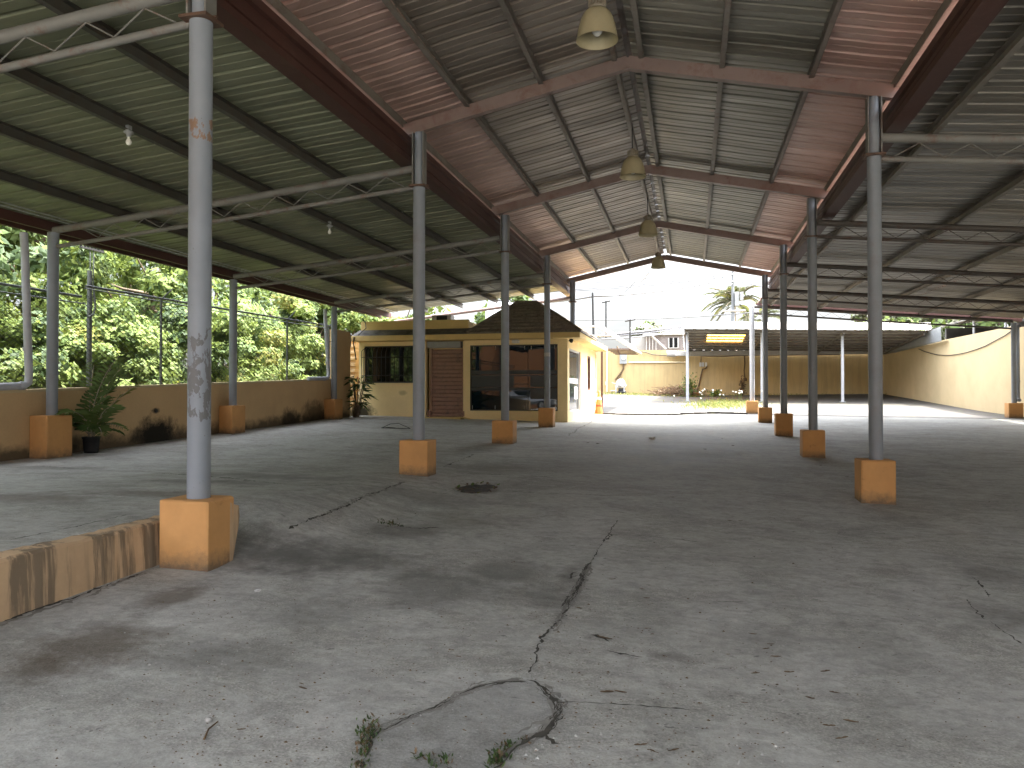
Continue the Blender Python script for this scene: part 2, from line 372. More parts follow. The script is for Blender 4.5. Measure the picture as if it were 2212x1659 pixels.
def leafcloud(name,pts,size,mats,weights,parent,elong=1.7,droop=0.0,dirs=None,mi=None,fold=.25,norms=None):
    """many leaf-sized folded faces (4 verts, 2 tris each) as one mesh; mats picked per leaf"""
    n=len(pts); pts=np.asarray(pts,float)
    d=rng.normal(size=(n,3)) if dirs is None else np.asarray(dirs,float)+rng.normal(size=(n,3))*.45
    d[:,2]-=droop; d/=np.linalg.norm(d,axis=1,keepdims=True)+1e-9
    if norms is not None:      # leaves lie roughly on the outside of their clump
        nb_=np.asarray(norms,float)+rng.normal(size=(n,3))*.42; nb_/=np.linalg.norm(nb_,axis=1,keepdims=True)+1e-9
        d=rng.normal(size=(n,3))+np.array([0,0,-droop*1.5]); d-=nb_*(d*nb_).sum(1,keepdims=True); d/=np.linalg.norm(d,axis=1,keepdims=True)+1e-9
        s0_=np.cross(nb_,d)
    q=rng.normal(size=(n,3))*.6+np.array([0,0,1.0]); s_=np.cross(d,q) if norms is None else s0_; s_/=np.linalg.norm(s_,axis=1,keepdims=True)+1e-9
    nn=np.cross(s_,d)
    sz=size*rng.uniform(.6,1.35,n)[:,None]
    tip=pts+d*sz*elong*.5; bas=pts-d*sz*elong*.5
    l=pts+s_*sz*.5+nn*sz*fold*.5; r=pts-s_*sz*.5+nn*sz*fold*.5
    V=np.stack([bas,l,tip,r],1).reshape(-1,3)
    o0=wloc(parent)
    V=V-o0
    idx=np.arange(n)*4
    tri=np.stack([idx,idx+1,idx+2,idx,idx+2,idx+3],1).reshape(-1)
    me=bpy.data.meshes.new(name); me.vertices.add(4*n); me.vertices.foreach_set('co',V.astype(np.float32).ravel())
    me.loops.add(6*n); me.loops.foreach_set('vertex_index',tri.astype(np.int32))
    me.polygons.add(2*n); me.polygons.foreach_set('loop_start',(np.arange(2*n)*3).astype(np.int32)); me.polygons.foreach_set('loop_total',np.full(2*n,3,np.int32))
    for m in mats: me.materials.append(M[m])
    if mi is None: mi=rng.choice(len(mats),n,p=weights)
    me.polygons.foreach_set('material_index',np.repeat(mi,2).astype(np.int32))
    me.update(calc_edges=True); me.validate()
    ob=bpy.data.objects.new(name,me); COL.objects.link(ob)
    if parent is not None: ob.parent=parent
    return ob

# ------------------------------------------------------------------ ground (structure)
def arr(*segs):
    out=[]
    for a,b,st in segs: out.extend(np.arange(a,b,st).tolist())
    return np.array(sorted(set(np.round(out,4))))
xs=arr((-900,-100,100),(-100,-20,10),(-20,-11.01,1.0),(-11,-4.4,.22),(-4.4,-4.2,.1),(-4.0,2,.16),(2,13,.3),(13,30,2),(30,100,10),(100,901,100))
xs=np.array(sorted(set(xs.tolist()+[-4.165,-4.135])))
ys=arr((-900,-100,100),(-100,-10,10),(-10,2,1),(2,5.2,.16),(5.6,16,.2),(16,31,.3),(31,60,1),(60,120,10),(120,901,100))
ys=np.array(sorted(set(ys.tolist()+[5.3,5.41,5.43,5.5])))
GX,GY=np.meshgrid(xs,ys); GZ=ground(GX,GY)
nx,ny=len(xs),len(ys)
g=MB(); g.v=np.stack([GX,GY,GZ],-1).reshape(-1,3).tolist()
for j in range(ny-1):
    for i in range(nx-1):
        a=j*nx+i; g.f.append((a,a+1,a+nx+1,a+nx)); cx=(xs[i]+xs[i+1])/2; cy=(ys[j]+ys[j+1])/2
        inside=-10.3<cx<12.2 and -30<cy<51
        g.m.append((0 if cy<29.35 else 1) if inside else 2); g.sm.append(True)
# cracks, as strips of dirt lying in the concrete
def ribbon(px,w,jit=1.0,world=None,mi=3,dz=.004):
    pts=np.array([gp(*p) for p in px]) if world is None else np.array(world)
    seg=[];
    for a,b in zip(pts[:-1],pts[1:]):
        L=np.linalg.norm(b-a); n=max(2,int(L/(.022 if L<3 else .06)))
        for k in range(n): seg.append(a+(b-a)*k/n)
    seg.append(pts[-1]); seg=np.array(seg)
    t=np.gradient(seg[:,:2],axis=0); t/=np.linalg.norm(t,axis=1,keepdims=True)+1e-9
    nrm=np.stack([-t[:,1],t[:,0]],1); n=len(seg)
    ww=w*(.10+.62*np.abs(np.convolve(rng.normal(size=n+16),np.ones(9)/3,'same')[8:n+8])+.45*np.abs(rng.normal(size=n))**2*.6)
    ww*=np.clip(np.convolve((rng.uniform(size=n+8)>.34)*1.0,np.ones(5)/5,'same')[4:n+4]*1.5-.25,.06,1)
    off=(np.convolve(rng.normal(size=n+30),np.ones(15)/15,'same')[15:n+15]*2.2+rng.normal(size=n)*.28)*w*jit
    ww[0]*=.2; ww[-1]*=.2
    vs=[];fs=[]
    for k in range(n):
        for sgn in (-1,1):
            x,y=seg[k,:2]+nrm[k]*(off[k]+sgn*ww[k]/2); vs.append((x,y,gz(x,y)+dz))
    for k in range(n-1): fs.append((2*k,2*k+1,2*k+3,2*k+2))
    g.add(vs,fs,mi)
ribbon([(1332,1124),(1315,1154),(1300,1174),(1286,1199),(1271,1219),(1258,1239)],.014)
ribbon([(1258,1239),(1256,1252),(1238,1286),(1221,1311),(1206,1339),(1191,1364),(1178,1384),(1160,1416),(1140,1451),(1137,1470)],.015,1.4)
ribbon([(1250,1236),(1235,1240),(1228,1252),(1262,1240),(1280,1246)],.014)
ribbon([(1240,1280),(1232,1293),(1222,1312)],.022,1)
ribbon([(1314,1152),(1316,1160),(1306,1166)],.025,1)
ribbon([(1314,1155),(1341,1157),(1395,1159),(1450,1163),(1520,1172)],.013)
ribbon([(1007,1023),(1060,1025),(1106,1028),(1140,1028),(1180,1030),(1226,1032)],.03)
ribbon([(873,1041),(845,1052),(808,1064),(778,1077),(743,1092),(713,1104),(673,1121),(658,1128),(620,1142)],.022)
ribbon([(955,1008),(978,1000),(1003,990),(1025,982)],.03)
ribbon([(1226,941),(1246,930),(1281,910)],.03)
ribbon([(1106,1062),(1213,1067),(1321,1071),(1366,1071),(1426,1072),(1486,1077)],.02)
ribbon([(1137,1470),(1152,1474),(1165,1482),(1183,1500),(1200,1518)],.020)
ribbon([(1200,1518),(1240,1520),(1290,1521),(1350,1524),(1410,1527),(1460,1531),(1535,1537)],.011)
ribbon([(1137,1471),(1100,1472),(1060,1478),(1020,1490),(985,1503),(940,1530),(900,1545),(860,1562),(822,1580),(800,1592),(786,1625),(780,1662)],.014,1.2)
ribbon([(1200,1518),(1209,1540),(1192,1560),(1172,1585),(1130,1600),(1100,1615),(1082,1640),(1062,1664)],.014)
ribbon([(1172,1585),(1185,1596),(1208,1610)],.012)
ribbon([(820,1128),(850,1133),(870,1136),(910,1142),(950,1142)],.03)
ribbon([(1280,1372),(1300,1378),(1320,1386)],.03,.6)
ribbon([(1305,1406),(1335,1411),(1360,1416),(1388,1421)],.012)
ribbon([(550,1040),(610,1046),(680,1050),(740,1046)],.03); ribbon([(340,1022),(410,1026),(500,1034),(560,1040)],.045,.7)
ribbon([(20,1168),(120,1148),(200,1130),(270,1112)],.02)
ribbon([(90,1007),(150,1012),(240,1011)],.05,.5)
ribbon([(2090,1296),(2098,1310),(2110,1326),(2140,1345),(2212,1392)],.014); ribbon([(2098,1245),(2120,1262),(2135,1290)],.015)
ribbon([(1530,1299),(1560,1301),(1608,1302)],.010); ribbon([(1550,1443),(1566,1444),(1585,1442)],.010)
soft=dict(mi=5,dz=.0034)
def smear(px,spread,n,w,mi=5,keep=.6):
    P=np.array([gp(*p) for p in px])
    for k in range(n):
        i0=int(rng.integers(0,max(1,len(P)-2))); i1=min(len(P),i0+int(rng.integers(2,5))); seg=P[i0:i1].copy()
        if len(seg)<2: continue
        seg[:,:2]+=rng.normal(size=(1,2))*spread+rng.normal(size=(len(seg),2))*spread*.5
        a_,b_=sorted(rng.uniform(0,1,2)); q0=seg[0]+(seg[-1]-seg[0])*0
        ribbon(None,w*rng.uniform(.5,1.4),1.2,seg,mi=mi,dz=.0030+.0003*(k%4))
smear([(1137,1471),(1100,1472),(1060,1478),(1020,1490),(985,1503),(940,1530),(900,1545),(860,1562),(822,1580),(800,1592),(786,1625),(780,1662)],.012,40,.014); smear([(1137,1471),(1100,1472),(1060,1478),(1020,1490),(985,1503),(940,1530),(900,1545),(860,1562),(822,1580)],.007,14,.006,3)
smear([(1271,1219),(1256,1252),(1238,1286),(1221,1311),(1206,1339),(1191,1364)],.014,16,.014); smear([(1271,1219),(1256,1252),(1238,1286),(1221,1311)],.012,12,.008,3)
smear([(1170,1488),(1200,1518),(1209,1540),(1192,1560),(1172,1585),(1130,1600),(1100,1615),(1082,1640)],.014,34,.018); smear([(1165,1486),(1200,1518),(1209,1540),(1192,1560),(1172,1585),(1130,1600),(1100,1615),(1082,1640)],.010,26,.009,3)
ribbon([(873,1041),(808,1064),(743,1092),(673,1121)],.05,.6,**soft)
ribbon(None,.028,.8,[(-4.02,yy_,gz(-4.02,yy_)) for yy_ in np.arange(2.6,5.2,.3)])
ribbon(None,.05,.7,[(-4.0,yy_,gz(-4.0,yy_)) for yy_ in np.arange(2.6,5.2,.3)],**soft)
# smooth cement repair with its own edge
poly=[(1137,1470),(1100,1472),(1060,1478),(1020,1490),(985,1503),(940,1530),(900,1545),(860,1562),(822,1580),(800,1592),(786,1625),(778,1664),(770,1720),(1040,1720),(1062,1664),(1082,1640),(1100,1615),(1130,1600),(1172,1585),(1192,1560),(1209,1540),(1200,1518),(1183,1500),(1165,1482)]
pw=[gp(*p)[:2] for p in poly]; pw2=[]
for a,b in zip(pw,pw[1:]+pw[:1]):
    for k in range(4):
        t=k/4; pw2.append(Vector(a*(1-t)+b*t+rng.normal(size=2)*.005))
ins=[Vector((x,y)) for x in np.arange(-2,0,.07) for y in np.arange(2.2,4.2,.07)]
vv,ee,ff,_,_,_=delaunay_2d_cdt(pw2+ins,[],[list(range(len(pw2)))],1,1e-5)
g.add([(v.x,v.y,gz(v.x,v.y)+.0025) for v in vv],[tuple(f) for f in ff],4)
go=g.build('ground',['floor_concrete','lot_concrete','soil','crack_dirt','patch_cement','dirt_soft'],kind='structure')

k=MB()
def kerb(x0,x1,y0,y1,h):
    n=int((x1-x0)/.5)+1
    for i in range(n):
        a=x0+(x1-x0)*i/n; b=x0+(x1-x0)*(i+1)/n-.006
        z=gz((a+b)/2,y0)
        k.bevbox(a,b,y0+random.uniform(-.01,.01),y1,z-.1,z+h+random.uniform(-.008,.008),.02)
kerb(-3.3,2.0,29.35,29.6,.07)
k.build('kerb','lot_concrete',kind='structure')

# ------------------------------------------------------------------ camera, light
cam=bpy.data.cameras.new('camera'); co=bpy.data.objects.new('camera',cam); COL.objects.link(co)
cam.sensor_width=36; cam.lens=36*F/2212; co.location=(0,0,CAMZ); co.rotation_euler=(PI/2+PITCH,0,PSI); cam.clip_end=3000; cam.clip_start=.05
SC.camera=co
SUN=Vector((.41,.21,1.0)).normalized()
sl=bpy.data.lights.new('sun','SUN'); so=bpy.data.objects.new('sun',sl); COL.objects.link(so)
sl.energy=2.0; sl.angle=R(.53); sl.color=(1,.95,.88); so.rotation_euler=SUN.to_track_quat('Z','Y').to_euler()
SKYLO,SKYHI=.265,1.55
w=bpy.data.worlds.new('World'); SC.world=w; w.use_nodes=True; nt=w.node_tree
bg=nt.nodes['Background']; sk=nt.nodes.new('ShaderNodeTexSky'); sk.sky_type='NISHITA'; sk.sun_disc=False
sk.sun_elevation=math.asin(SUN.z); sk.sun_rotation=math.atan2(SUN.x,SUN.y); sk.dust_density=4.0; sk.air_density=1.0; sk.ozone_density=1.0
hs_=nt.nodes.new('ShaderNodeHueSaturation'); hs_.inputs['Saturation'].default_value=.30; nt.links.new(sk.outputs[0],hs_.inputs['Color']); 
# added sky ramp: dimmed low, brightened overhead to fill the shed; faint cloud noise
tc_=nt.nodes.new('ShaderNodeTexCoord'); sp_=nt.nodes.new('ShaderNodeSeparateXYZ'); nt.links.new(tc_.outputs['Generated'],sp_.inputs[0])
nz_=nt.nodes.new('ShaderNodeTexNoise'); nz_.inputs['Scale'].default_value=2.6; nz_.inputs['Detail'].default_value=7; nz_.inputs['Roughness'].default_value=.6
mp_=nt.nodes.new('ShaderNodeMapping'); mp_.inputs['Scale'].default_value=(1,1,3.2); nt.links.new(tc_.outputs['Generated'],mp_.inputs[0]); nt.links.new(mp_.outputs[0],nz_.inputs[0])
mr_=nt.nodes.new('ShaderNodeMapRange'); mr_.interpolation_type='SMOOTHSTEP'
for i_,v_ in ((1,.12),(2,.42),(3,SKYLO),(4,SKYHI)): mr_.inputs[i_].default_value=v_
nt.links.new(sp_.outputs[2],mr_.inputs[0])
cl_=nt.nodes.new('ShaderNodeMapRange'); 
for i_,v_ in ((1,.35),(2,.68),(3,.78),(4,1.22)): cl_.inputs[i_].default_value=v_
nt.links.new(nz_.outputs[0],cl_.inputs[0])
mu_=nt.nodes.new('ShaderNodeMath'); mu_.operation='MULTIPLY'; nt.links.new(mr_.outputs[0],mu_.inputs[0]); nt.links.new(cl_.outputs[0],mu_.inputs[1])
sc_=nt.nodes.new('ShaderNodeVectorMath'); sc_.operation='SCALE'; nt.links.new(hs_.outputs[0],sc_.inputs[0]); nt.links.new(mu_.outputs[0],sc_.inputs['Scale'])
nt.links.new(sc_.outputs[0],bg.inputs[0]); bg.inputs[1].default_value=.15
SC.view_settings.view_transform='Standard'; SC.view_settings.look='None'; SC.view_settings.gamma=1; SC.view_settings.exposure=3.32
try:
    SC.cycles.max_bounces=8; SC.cycles.diffuse_bounces=5; SC.cycles.use_denoising=True; SC.cycles.sample_clamp_indirect=8
except Exception: pass

# ------------------------------------------------------------------ columns
def column(name,X,Y,zp,zt,label,group,w=.40,d=.36,r=.085,mat='column_grey',plate=None,upper=True,chip=False,base=True):
    zg=gz(X,Y)
    t=thing('pipe_column',label,'column',(X,Y,zg if base else zp),group)
    if base:
        p=MB(); p.bevbox(X-w/2-.012,X+w/2-.012,Y-d/2,Y+d/2,zg-.12,zp,.018,0,.004)
        p.build('pedestal','pedestal_orange',t)
        if chip:
            c=MB(); c.lathe([(r*1.16,0),(r*1.12,.006),(r*1.0,.012)],(X,Y,zp+.001),16); c.build('base_ring','collar_rust',t)
    s=MB(); top=plate if (plate and upper) else zt
    s.tube([(X,Y,zp-.01),(X,Y,(zp+top)/2),(X,Y,top)],r,24); s.build('pipe',mat,t)
    if plate:
        c=MB(); c.bevbox(X-r-.035,X+r+.035,Y-r-.03,Y+r+.03,plate-.012,plate+.014,.004)
        c.tube([(X-r-.05,Y,plate+.02),(X+r+.05,Y,plate+.02)],.013,6); c.build('collar_plate','collar_rust',t)
        if upper:
            u=MB(); u.tube([(X,Y,plate+.014),(X,Y,zt)],r*.80,16)
            u.build('upper_pipe',mat,t)
            u=MB()
            for sg in (-1,1): u.box(X+sg*r*.92-.008,X+sg*r*.92+.008,Y-.07,Y+.07,plate+.014,zt-.004)
            u.build('side_plates','truss_paint',t)
    return t
gA='columns along the left side of the gable roof'; gB='columns along the right side of the gable roof'; gL='columns at the low side of the left lean-to'; gR='columns at the low side of the right lean-to'
ZR=lambda X:6.045-.211*abs(X-RIDGE)
ztA=ZR(AX)-.085; ztB=ZR(BX)-.085
column('a',AX,YA[0]-.01,.787,ztA,'nearest grey pipe column with paint flaking off its lower half, on an orange block beside the low retaining wall',gA,.43,.34,.088,'column_flaking',4.56)
column('a',AX,YA[1],.955,ztA,'grey pipe column on an orange block in front of the brown roller shutter',gA,.42,.40,.085,'column_grey',4.56)
column('a',AX,15.54,1.061,ztA,'grey pipe column on an orange block in front of the dark shop window, left half',gA,.44,.40,.083,'column_grey',4.56)
column('a',AX,20.33,1.24,ztA,'grey pipe column with a pale tape band, on the orange block nearest the kiosk corner',gA,.40,.36,.08,'column_grey',4.56)
column('a',AX,24.9,3.50,ztA,'grey pipe column rising above the kiosk roof edge against the sky',gA,r=.085,plate=4.62,base=False)
tp=MB(); tp.tube([(AX,20.33,2.62),(AX,20.33,2.72)],.0815,20); tp.build('tape_band','white_paint',[o for o in bpy.data.objects if o.name=='pipe_column.003'][0])
for Y,zp,lab in ((10.356,.791,'nearest right-hand grey pipe column, on the largest orange block right of the open floor'),
    (15.44,.934,'second right-hand grey pipe column on a shaded orange block, just left of the nearest one'),
    (20.12,1.128,'third right-hand dark pipe column on a shaded orange block, between two thinner looking ones'),
    (25.04,1.197,'fourth right-hand dark pipe column, under the far corner of the gable roof')):
    column('b',BX,Y,zp,ztB,lab,gB,.40,.38,.083,'column_grey',4.58)
column('b',BX,30.3,1.355,4.93,'pale sunlit pipe column on a bright orange block at the far end of the right lean-to',gB,.42,.38,.09,'column_pale',None)
for k,zp,zt,lab in ((1,1.266,4.20,'grey pipe column on an orange block beside the potted palm, left wall'),(2,1.351,4.17,'grey pipe column on an orange block at the middle of the left wall'),(3,1.467,4.12,'grey pipe column on an orange block at the far end of the left wall')):
    column('l',LX,YA[k],zp,zt,lab,gL,.33,.52,.085,'column_grey',None)
column('r',RX,30.35,1.30,4.12,'brownish grey pipe column on a dark orange block by the right wall',gR,.46,.40,.085,'column_grey',None)

# ------------------------------------------------------------------ roofs
def corrugated(mb,x0,z0,x1,z1,ya,yb,mi=0,pitch=.333,h=.050,jit=.003,nseg=4,phase=0.0):
    """ribbed metal sheet: ribs run down the slope (x), repeated along y"""
    ysq=[];zz=[]; y=ya-phase
    while y<yb:
        dz=random.uniform(-jit,jit)
        for dy,hz in ((0,0),(.014,h),(.052,h),(.066,0),(.19,.0),(.196,.008),(.206,.008),(.212,0)):
            if ya<=y+dy<=yb: ysq.append(y+dy); zz.append(hz+dz)
        y+=pitch
    n=len(ysq); vs=[]
    for s in range(nseg+1):
        t=s/nseg; x=x0+(x1-x0)*t; z=z0+(z1-z0)*t
        for a,b in zip(ysq,zz): vs.append((x,a,z+b+.004*math.sin(3.1*t*PI+a*.7)))
    fs=[(s*n+i,s*n+i+1,(s+1)*n+i+1,(s+1)*n+i) for s in range(nseg) for i in range(n-1)]
    if x1>x0: fs=[f[::-1] for f in fs]
    mb.add(vs,fs,mi)
# gable roof over the middle aisle
Y0,Y1=-4.0,25.62  # start pushed back behind the camera, unseen, to dim the near floor
gr=thing('gable_roof','ribbed metal gable roof with rusty box rafters over the middle aisle','roof',(RIDGE,(Y0+Y1)/2,6))
ZS=lambda X:6.225-.211*abs(X-RIDGE)
for (xa,xb,mt) in ((RIDGE-.04,-3.10,'sheet_brown'),(-3.05,-4.20,'sheet_pink_bounce'),(RIDGE+.04,1.55,'sheet_grey'),(1.50,2.66,'sheet_pink_bounce')):
    m=MB(); dz=0 if mt!='sheet_pink_bounce' else -.012
    corrugated(m,xa,ZS(xa)+dz,xb,ZS(xb)+dz,Y0,Y1,phase=random.uniform(0,.3)); o=m.build('roof_sheet',mt,gr)
    if mt=='sheet_pink_bounce': o['label']='lower roof sheet strip along the eave, with painted pink bounce light'
m=MB(); n=int((Y1-Y0)/.333)
for i in range(n):
    ya=Y0+i*.333
    for sg in (-1,1): h=.012*(i%2); m.quad((RIDGE,ya-.02,6.30+h),(RIDGE+sg*.34,ya-.02,6.222+h),(RIDGE+sg*.34,ya+.35,6.222+h),(RIDGE,ya+.35,6.30+h))
m.build('ridge_cap','truss_dark',gr)
for Yr in YA[:5]:
    m=MB()
    for xe in (-4.17,2.59):
        sg=-1 if xe<0 else 1
        m.bar((RIDGE+sg*.0,Yr,6.045),(xe,Yr,ZR(xe)),.10,.17)
    m.tube([(RIDGE,Yr-.054,6.045),(RIDGE,Yr+.054,6.045)],.083,4)
    m.build('rafter','rafter_paint',gr)
def cpurlin(mb,x,z,ya,yb,h=.11,w=.055,lip=1):
    mb.box(x-.004,x+.004,ya,yb,z-h,z); mb.box(x,x+lip*w,ya,yb,z-h,z-h+.005); mb.box(x,x+lip*w,ya,yb,z-.006,z-.001)
for x,lip in ((-3.07,1),(-2.02,1),(RIDGE-.15,-1),(RIDGE+.15,1),(.43,-1),(1.52,-1)):
    m=MB(); cpurlin(m,x,ZS(x)-.004,Y0+.05,Y1-.05,.12,.06,lip); m.build('purlin','purlin_grey',gr)
for x,lip in ((-4.0,-1),(2.46,1)):
    m=MB(); cpurlin(m,x,ZS(x)-.02,Y0+.05,Y1-.05,.12,.06,lip); m.build('purlin','purlin_grey',gr)
def gutter(x,sg,ya,yb,z0,z1,par):
    m=MB(); w=.20
    prof=[(0,z1),(0,z1-.09),(.045*sg,z1-.10),(.045*sg,z0+.19),(.012*sg,z0+.175),(.012*sg,z0+.12),(.04*sg,z0+.11),(.04*sg,z0+.085),(-.012*sg,z0+.075),(-.012*sg,z0),(w*sg,z0),(w*sg,z1+.02)]
    k=0; n=24
    for a,b in zip(prof[:-1],prof[1:]):
        m.quad((x+a[0],ya,a[1]),(x+b[0],ya,b[1]),(x+b[0],yb,b[1]),(x+a[0],yb,a[1]))
    for yy in (ya,yb): m.add([(x+a,yy,b) for a,b in prof],[tuple(range(len(prof)))])
    m.build('gutter','gutter_rust',par)
gutter(-3.93,-1,Y0,25.95,4.93,5.31,gr); gutter(2.40,1,Y0,25.9,4.90,5.215,gr)

def truss(par,xa,xb,Y,zc,drop,rt=.055,rb=.034,mt='truss_paint',mb_='truss_paint',pitch=.58):
    e=bpy.data.objects.new('truss',None); COL.objects.link(e); e.parent=par; e.empty_display_size=.1
    m=MB(); m.tube([(xa,Y,zc(xa)),((xa+xb)/2,Y,zc((xa+xb)/2)-.012),(xb,Y,zc(xb))],rt,14); m.build('top_chord',mt,e)
    m=MB(); m.tube([(xa,Y,zc(xa)-drop),((xa+xb)/2,Y,zc((xa+xb)/2)-drop-.015),(xb,Y,zc(xb)-drop)],rb,10); m.build('bottom_chord',mb_,e)
    m=MB(); L=abs(xb-xa); n=int(L/pitch); sg=1 if xb>xa else -1; pts=[]
    x=xa+sg*.15
    for i in range(2*n):
        pts.append((x,Y,zc(x)-rt if i%2 else zc(x)-drop+rb)); x+=sg*pitch/2*random.uniform(.92,1.08)
        if abs(x-xa)>L-.1: break
    m.tube(pts,.0085,6,smooth=False); m.build('web',mt,e)
    return e
# left lean-to
YL0,YL1=-2.0,24.75  # unseen rear stretch added to cut light on the near floor
ll=thing('lean_to_roof','ribbed metal lean-to roof with painted green foliage light, on pipe trusses along the left wall','roof',(-7,14.5,4.6))
ZL=lambda x:4.824-.095*(-3.86-x)
ZLS=lambda x:ZL(x)+.18
m=MB(); corrugated(m,-3.98,ZLS(-3.98),-10.45,ZLS(-10.45),YL0,YL1,nseg=8); m.build('roof_sheet','sheet_green_bounce',ll)
for x in (-5.10,-6.32,-7.55,-8.80):
    m=MB(); cpurlin(m,x,ZLS(x)-.003,YL0+.05,YL1+.25,.135,.06,1); m.build('purlin','purlin_dark',ll)
m=MB(); m.box(-10.16,-10.11,YL0,YL1+.2,ZLS(-10.13)-.16,ZLS(-10.13)-.004); m.box(-10.46,-10.40,YL0,YL1+.02,ZLS(-10.43)-.14,ZLS(-10.43)+.03)
m.build('edge_beam','gutter_rust',ll)
m=MB(); 
for dx,dz in ((0,0),(.10,.02)): m.tube([(-9.86+dx,YL0,ZLS(-9.86)-.045+dz),(-9.86+dx,14,ZLS(-9.86)-.06+dz),(-9.86+dx,YL1+.1,ZLS(-9.86)-.045+dz)],.011,6)
m.build('conduit','galv',ll)
for Yr in YA[:4]: truss(ll,AX-.08,LX+.02,Yr,ZL,.268)
m=MB(); m.tube([(AX-.08,25.2,4.80),(LX-.1,25.2,4.14)],.055,12); m.build('end_beam','rafter_paint',ll)
# right lean-to
YR0,YR1=-6.0,30.95  # also runs on unseen behind the camera to hold light back
rl=thing('lean_to_roof','dark grey ribbed metal lean-to roof with zigzag trusses over the right bay','roof',(6.6,16,4.6))
SR=.085
def ZRc(x,Y=15): return 4.80+.006*(Y-10)-SR*(x-2.3)
m=MB()
for (xa,xb) in ((2.48,7.0),(6.95,11.55)):
    ys_=YR0
    mm=MB(); corrugated(mm,xa,0,xb,0,YR0,YR1,nseg=6)
    mm.v=[(x,y,z+ZRc(x,y)+.185-(.008 if xa>5 else 0)) for x,y,z in mm.v]; m.add(mm.v,mm.f)
m.build('roof_sheet','sheet_dusk',rl)
for x in (2.95,4.69,6.43,8.17,9.90):
    m=MB(); cpurlin(m,x,0,YR0+.05,YR1-.03,.13,.065,-1)
    m.v=[(a,b,c+ZRc(x,b)+.18) for a,b,c in m.v]; m.build('purlin','purlin_grey',rl)
for k in range(1,6): truss(rl,BX+.08,RX-.03,YA[k],lambda x,Y=YA[k]:ZRc(x,Y),.265,.058,.034,'truss_dark' if k>1 else 'truss_paint','truss_dark' if k>1 else 'truss_paint')
m=MB(); m.bar((2.42,YR1,ZRc(2.42,YR1)+.13),(11.55,YR1,ZRc(11.55,YR1)+.13),.04,.15); m.build('edge_beam','gutter_rust',rl)
m=MB(); m.box(11.30,11.36,YR0,YR1,3.98,4.16); m.build('edge_beam','truss_dark',rl)
m=MB(); m.tube([(3.9,7.2,4.75),(4.6,11.0,4.52),(5.4,14.6,4.50)],.006,5); m.build('cable','dark_metal',rl)

# ------------------------------------------------------------------ lamps
gl='pendant lamps under the ridge'
for i,(Y,zb,lab) in enumerate(((7.99,5.30,'nearest yellowed bell-shaped pendant lamp, at the top of the view'),(13.02,5.26,'second bell-shaped pendant lamp, in front of the second visible rafter'),(17.7,5.22,'third bell-shaped pendant lamp along the ridge'),(23.2,5.36,'farthest bell-shaped pendant lamp, silhouetted against the sky'))):
    X=-.95; t=thing('pendant_lamp',lab,'lamp',(X,Y,zb),gl)
    m=MB(); prof=[(.222,0),(.218,.012),(.210,.05),(.200,.10),(.188,.16),(.168,.23),(.140,.285),(.105,.32),(.075,.335)]
    m.lathe(prof,(X,Y,zb),28); m.lathe([(r-.006,z+.002) for r,z in prof[::-1]],(X,Y,zb),28); m.lathe([(.222,0),(.216,.002)],(X,Y,zb),28)
    m.build('lamp_shade','lamp_shade',t)
    m=MB(); m.lathe([(.0,.335),(.085,.335),(.085,.36),(.07,.365)],(X,Y,zb),20)
    for k in range(16):
        a=2*PI*k/16; m.bar((X+.045*math.cos(a),Y+.045*math.sin(a),zb+.40),(X+.095*math.cos(a),Y+.095*math.sin(a),zb+.40),.006,.075)
    m.lathe([(.06,.36),(.06,.45),(.03,.47),(.012,.48)],(X,Y,zb),16); m.build('lamp_gear','lamp_metal',t)
    m=MB(); m.lathe([(.02,.20),(.035,.17),(.055,.12),(.055,.09),(.03,.055),(0,.045)],(X,Y,zb),14); m.build('bulb','bulb_glass',t)
    m=MB(); m.tube([(X,Y,zb+.47),(X-.006,Y,(zb+6.05)/2),(X-.01,Y,ZS(X)-.1)],.009,6); m.build('rod','dark_metal',t)
for px,Y,lab in ((278,7.7,'bare white bulb under a purlin, nearer one left of the flaking column'),(712,12.5,'bare white bulb under a purlin, farther one right of the flaking column')):
    X=-6.28; zt=ZLS(X)-.14; p=atX(px,300 if px<300 else 492,X); Y=float(p[1])
    t=thing('bare_bulb',lab,'light bulb',(X,Y,zt),'bare bulbs under the left lean-to')
    m=MB(); m.box(X-.02,X+.02,Y-.03,Y+.03,zt-.02,zt+.05); m.lathe([(.0,-.02),(.055,-.022),(.055,-.035),(.03,-.045),(.022,-.08),(0,-.08)],(X,Y,zt),16); m.build('lamp_holder','box_grey',t)
    m=MB(); m.lathe([(.013,-.08),(.015,-.10),(.03,-.125),(.032,-.145),(.022,-.17),(0,-.178)],(X,Y,zt),16); m.build('bulb','bulb_glass',t)

# ------------------------------------------------------------------ retaining wall and its broken end
rw=thing('retaining_wall','low stained plaster retaining wall edging the raised slab at left','wall',(-4.13,3,.3))
m=MB(); yy=np.linspace(-2,5.46,150); n=len(yy); vs=[]
for a in yy:
    za=.606+.006*math.sin(a*5)+random.uniform(-.006,.006); xf=-4.06+.008*math.sin(a*2.3)+random.uniform(-.003,.003); zg=float(gplane(-4,a))-.1
    vs+= [(-4.23,a,za+.004),(xf-.02,a,za),(xf,a,za-.02),(xf+.01,a,(za+zg)/2),(xf+.015,a,zg)]
m.add(vs,[(i*5+j,(i+1)*5+j,(i+1)*5+j+1,i*5+j+1) for i in range(n-1) for j in range(4)],0,False)
m.build('wall_face','retaining_plaster',rw)
m=MB(); x0,x1=-3.80,-3.575; y=5.5
out=[(5.44,.22),(5.48,.25),(5.52,.36),(5.535,.46),(5.585,.53),(5.60,.62),(5.56,.70),(5.50,.73),(5.44,.735)]
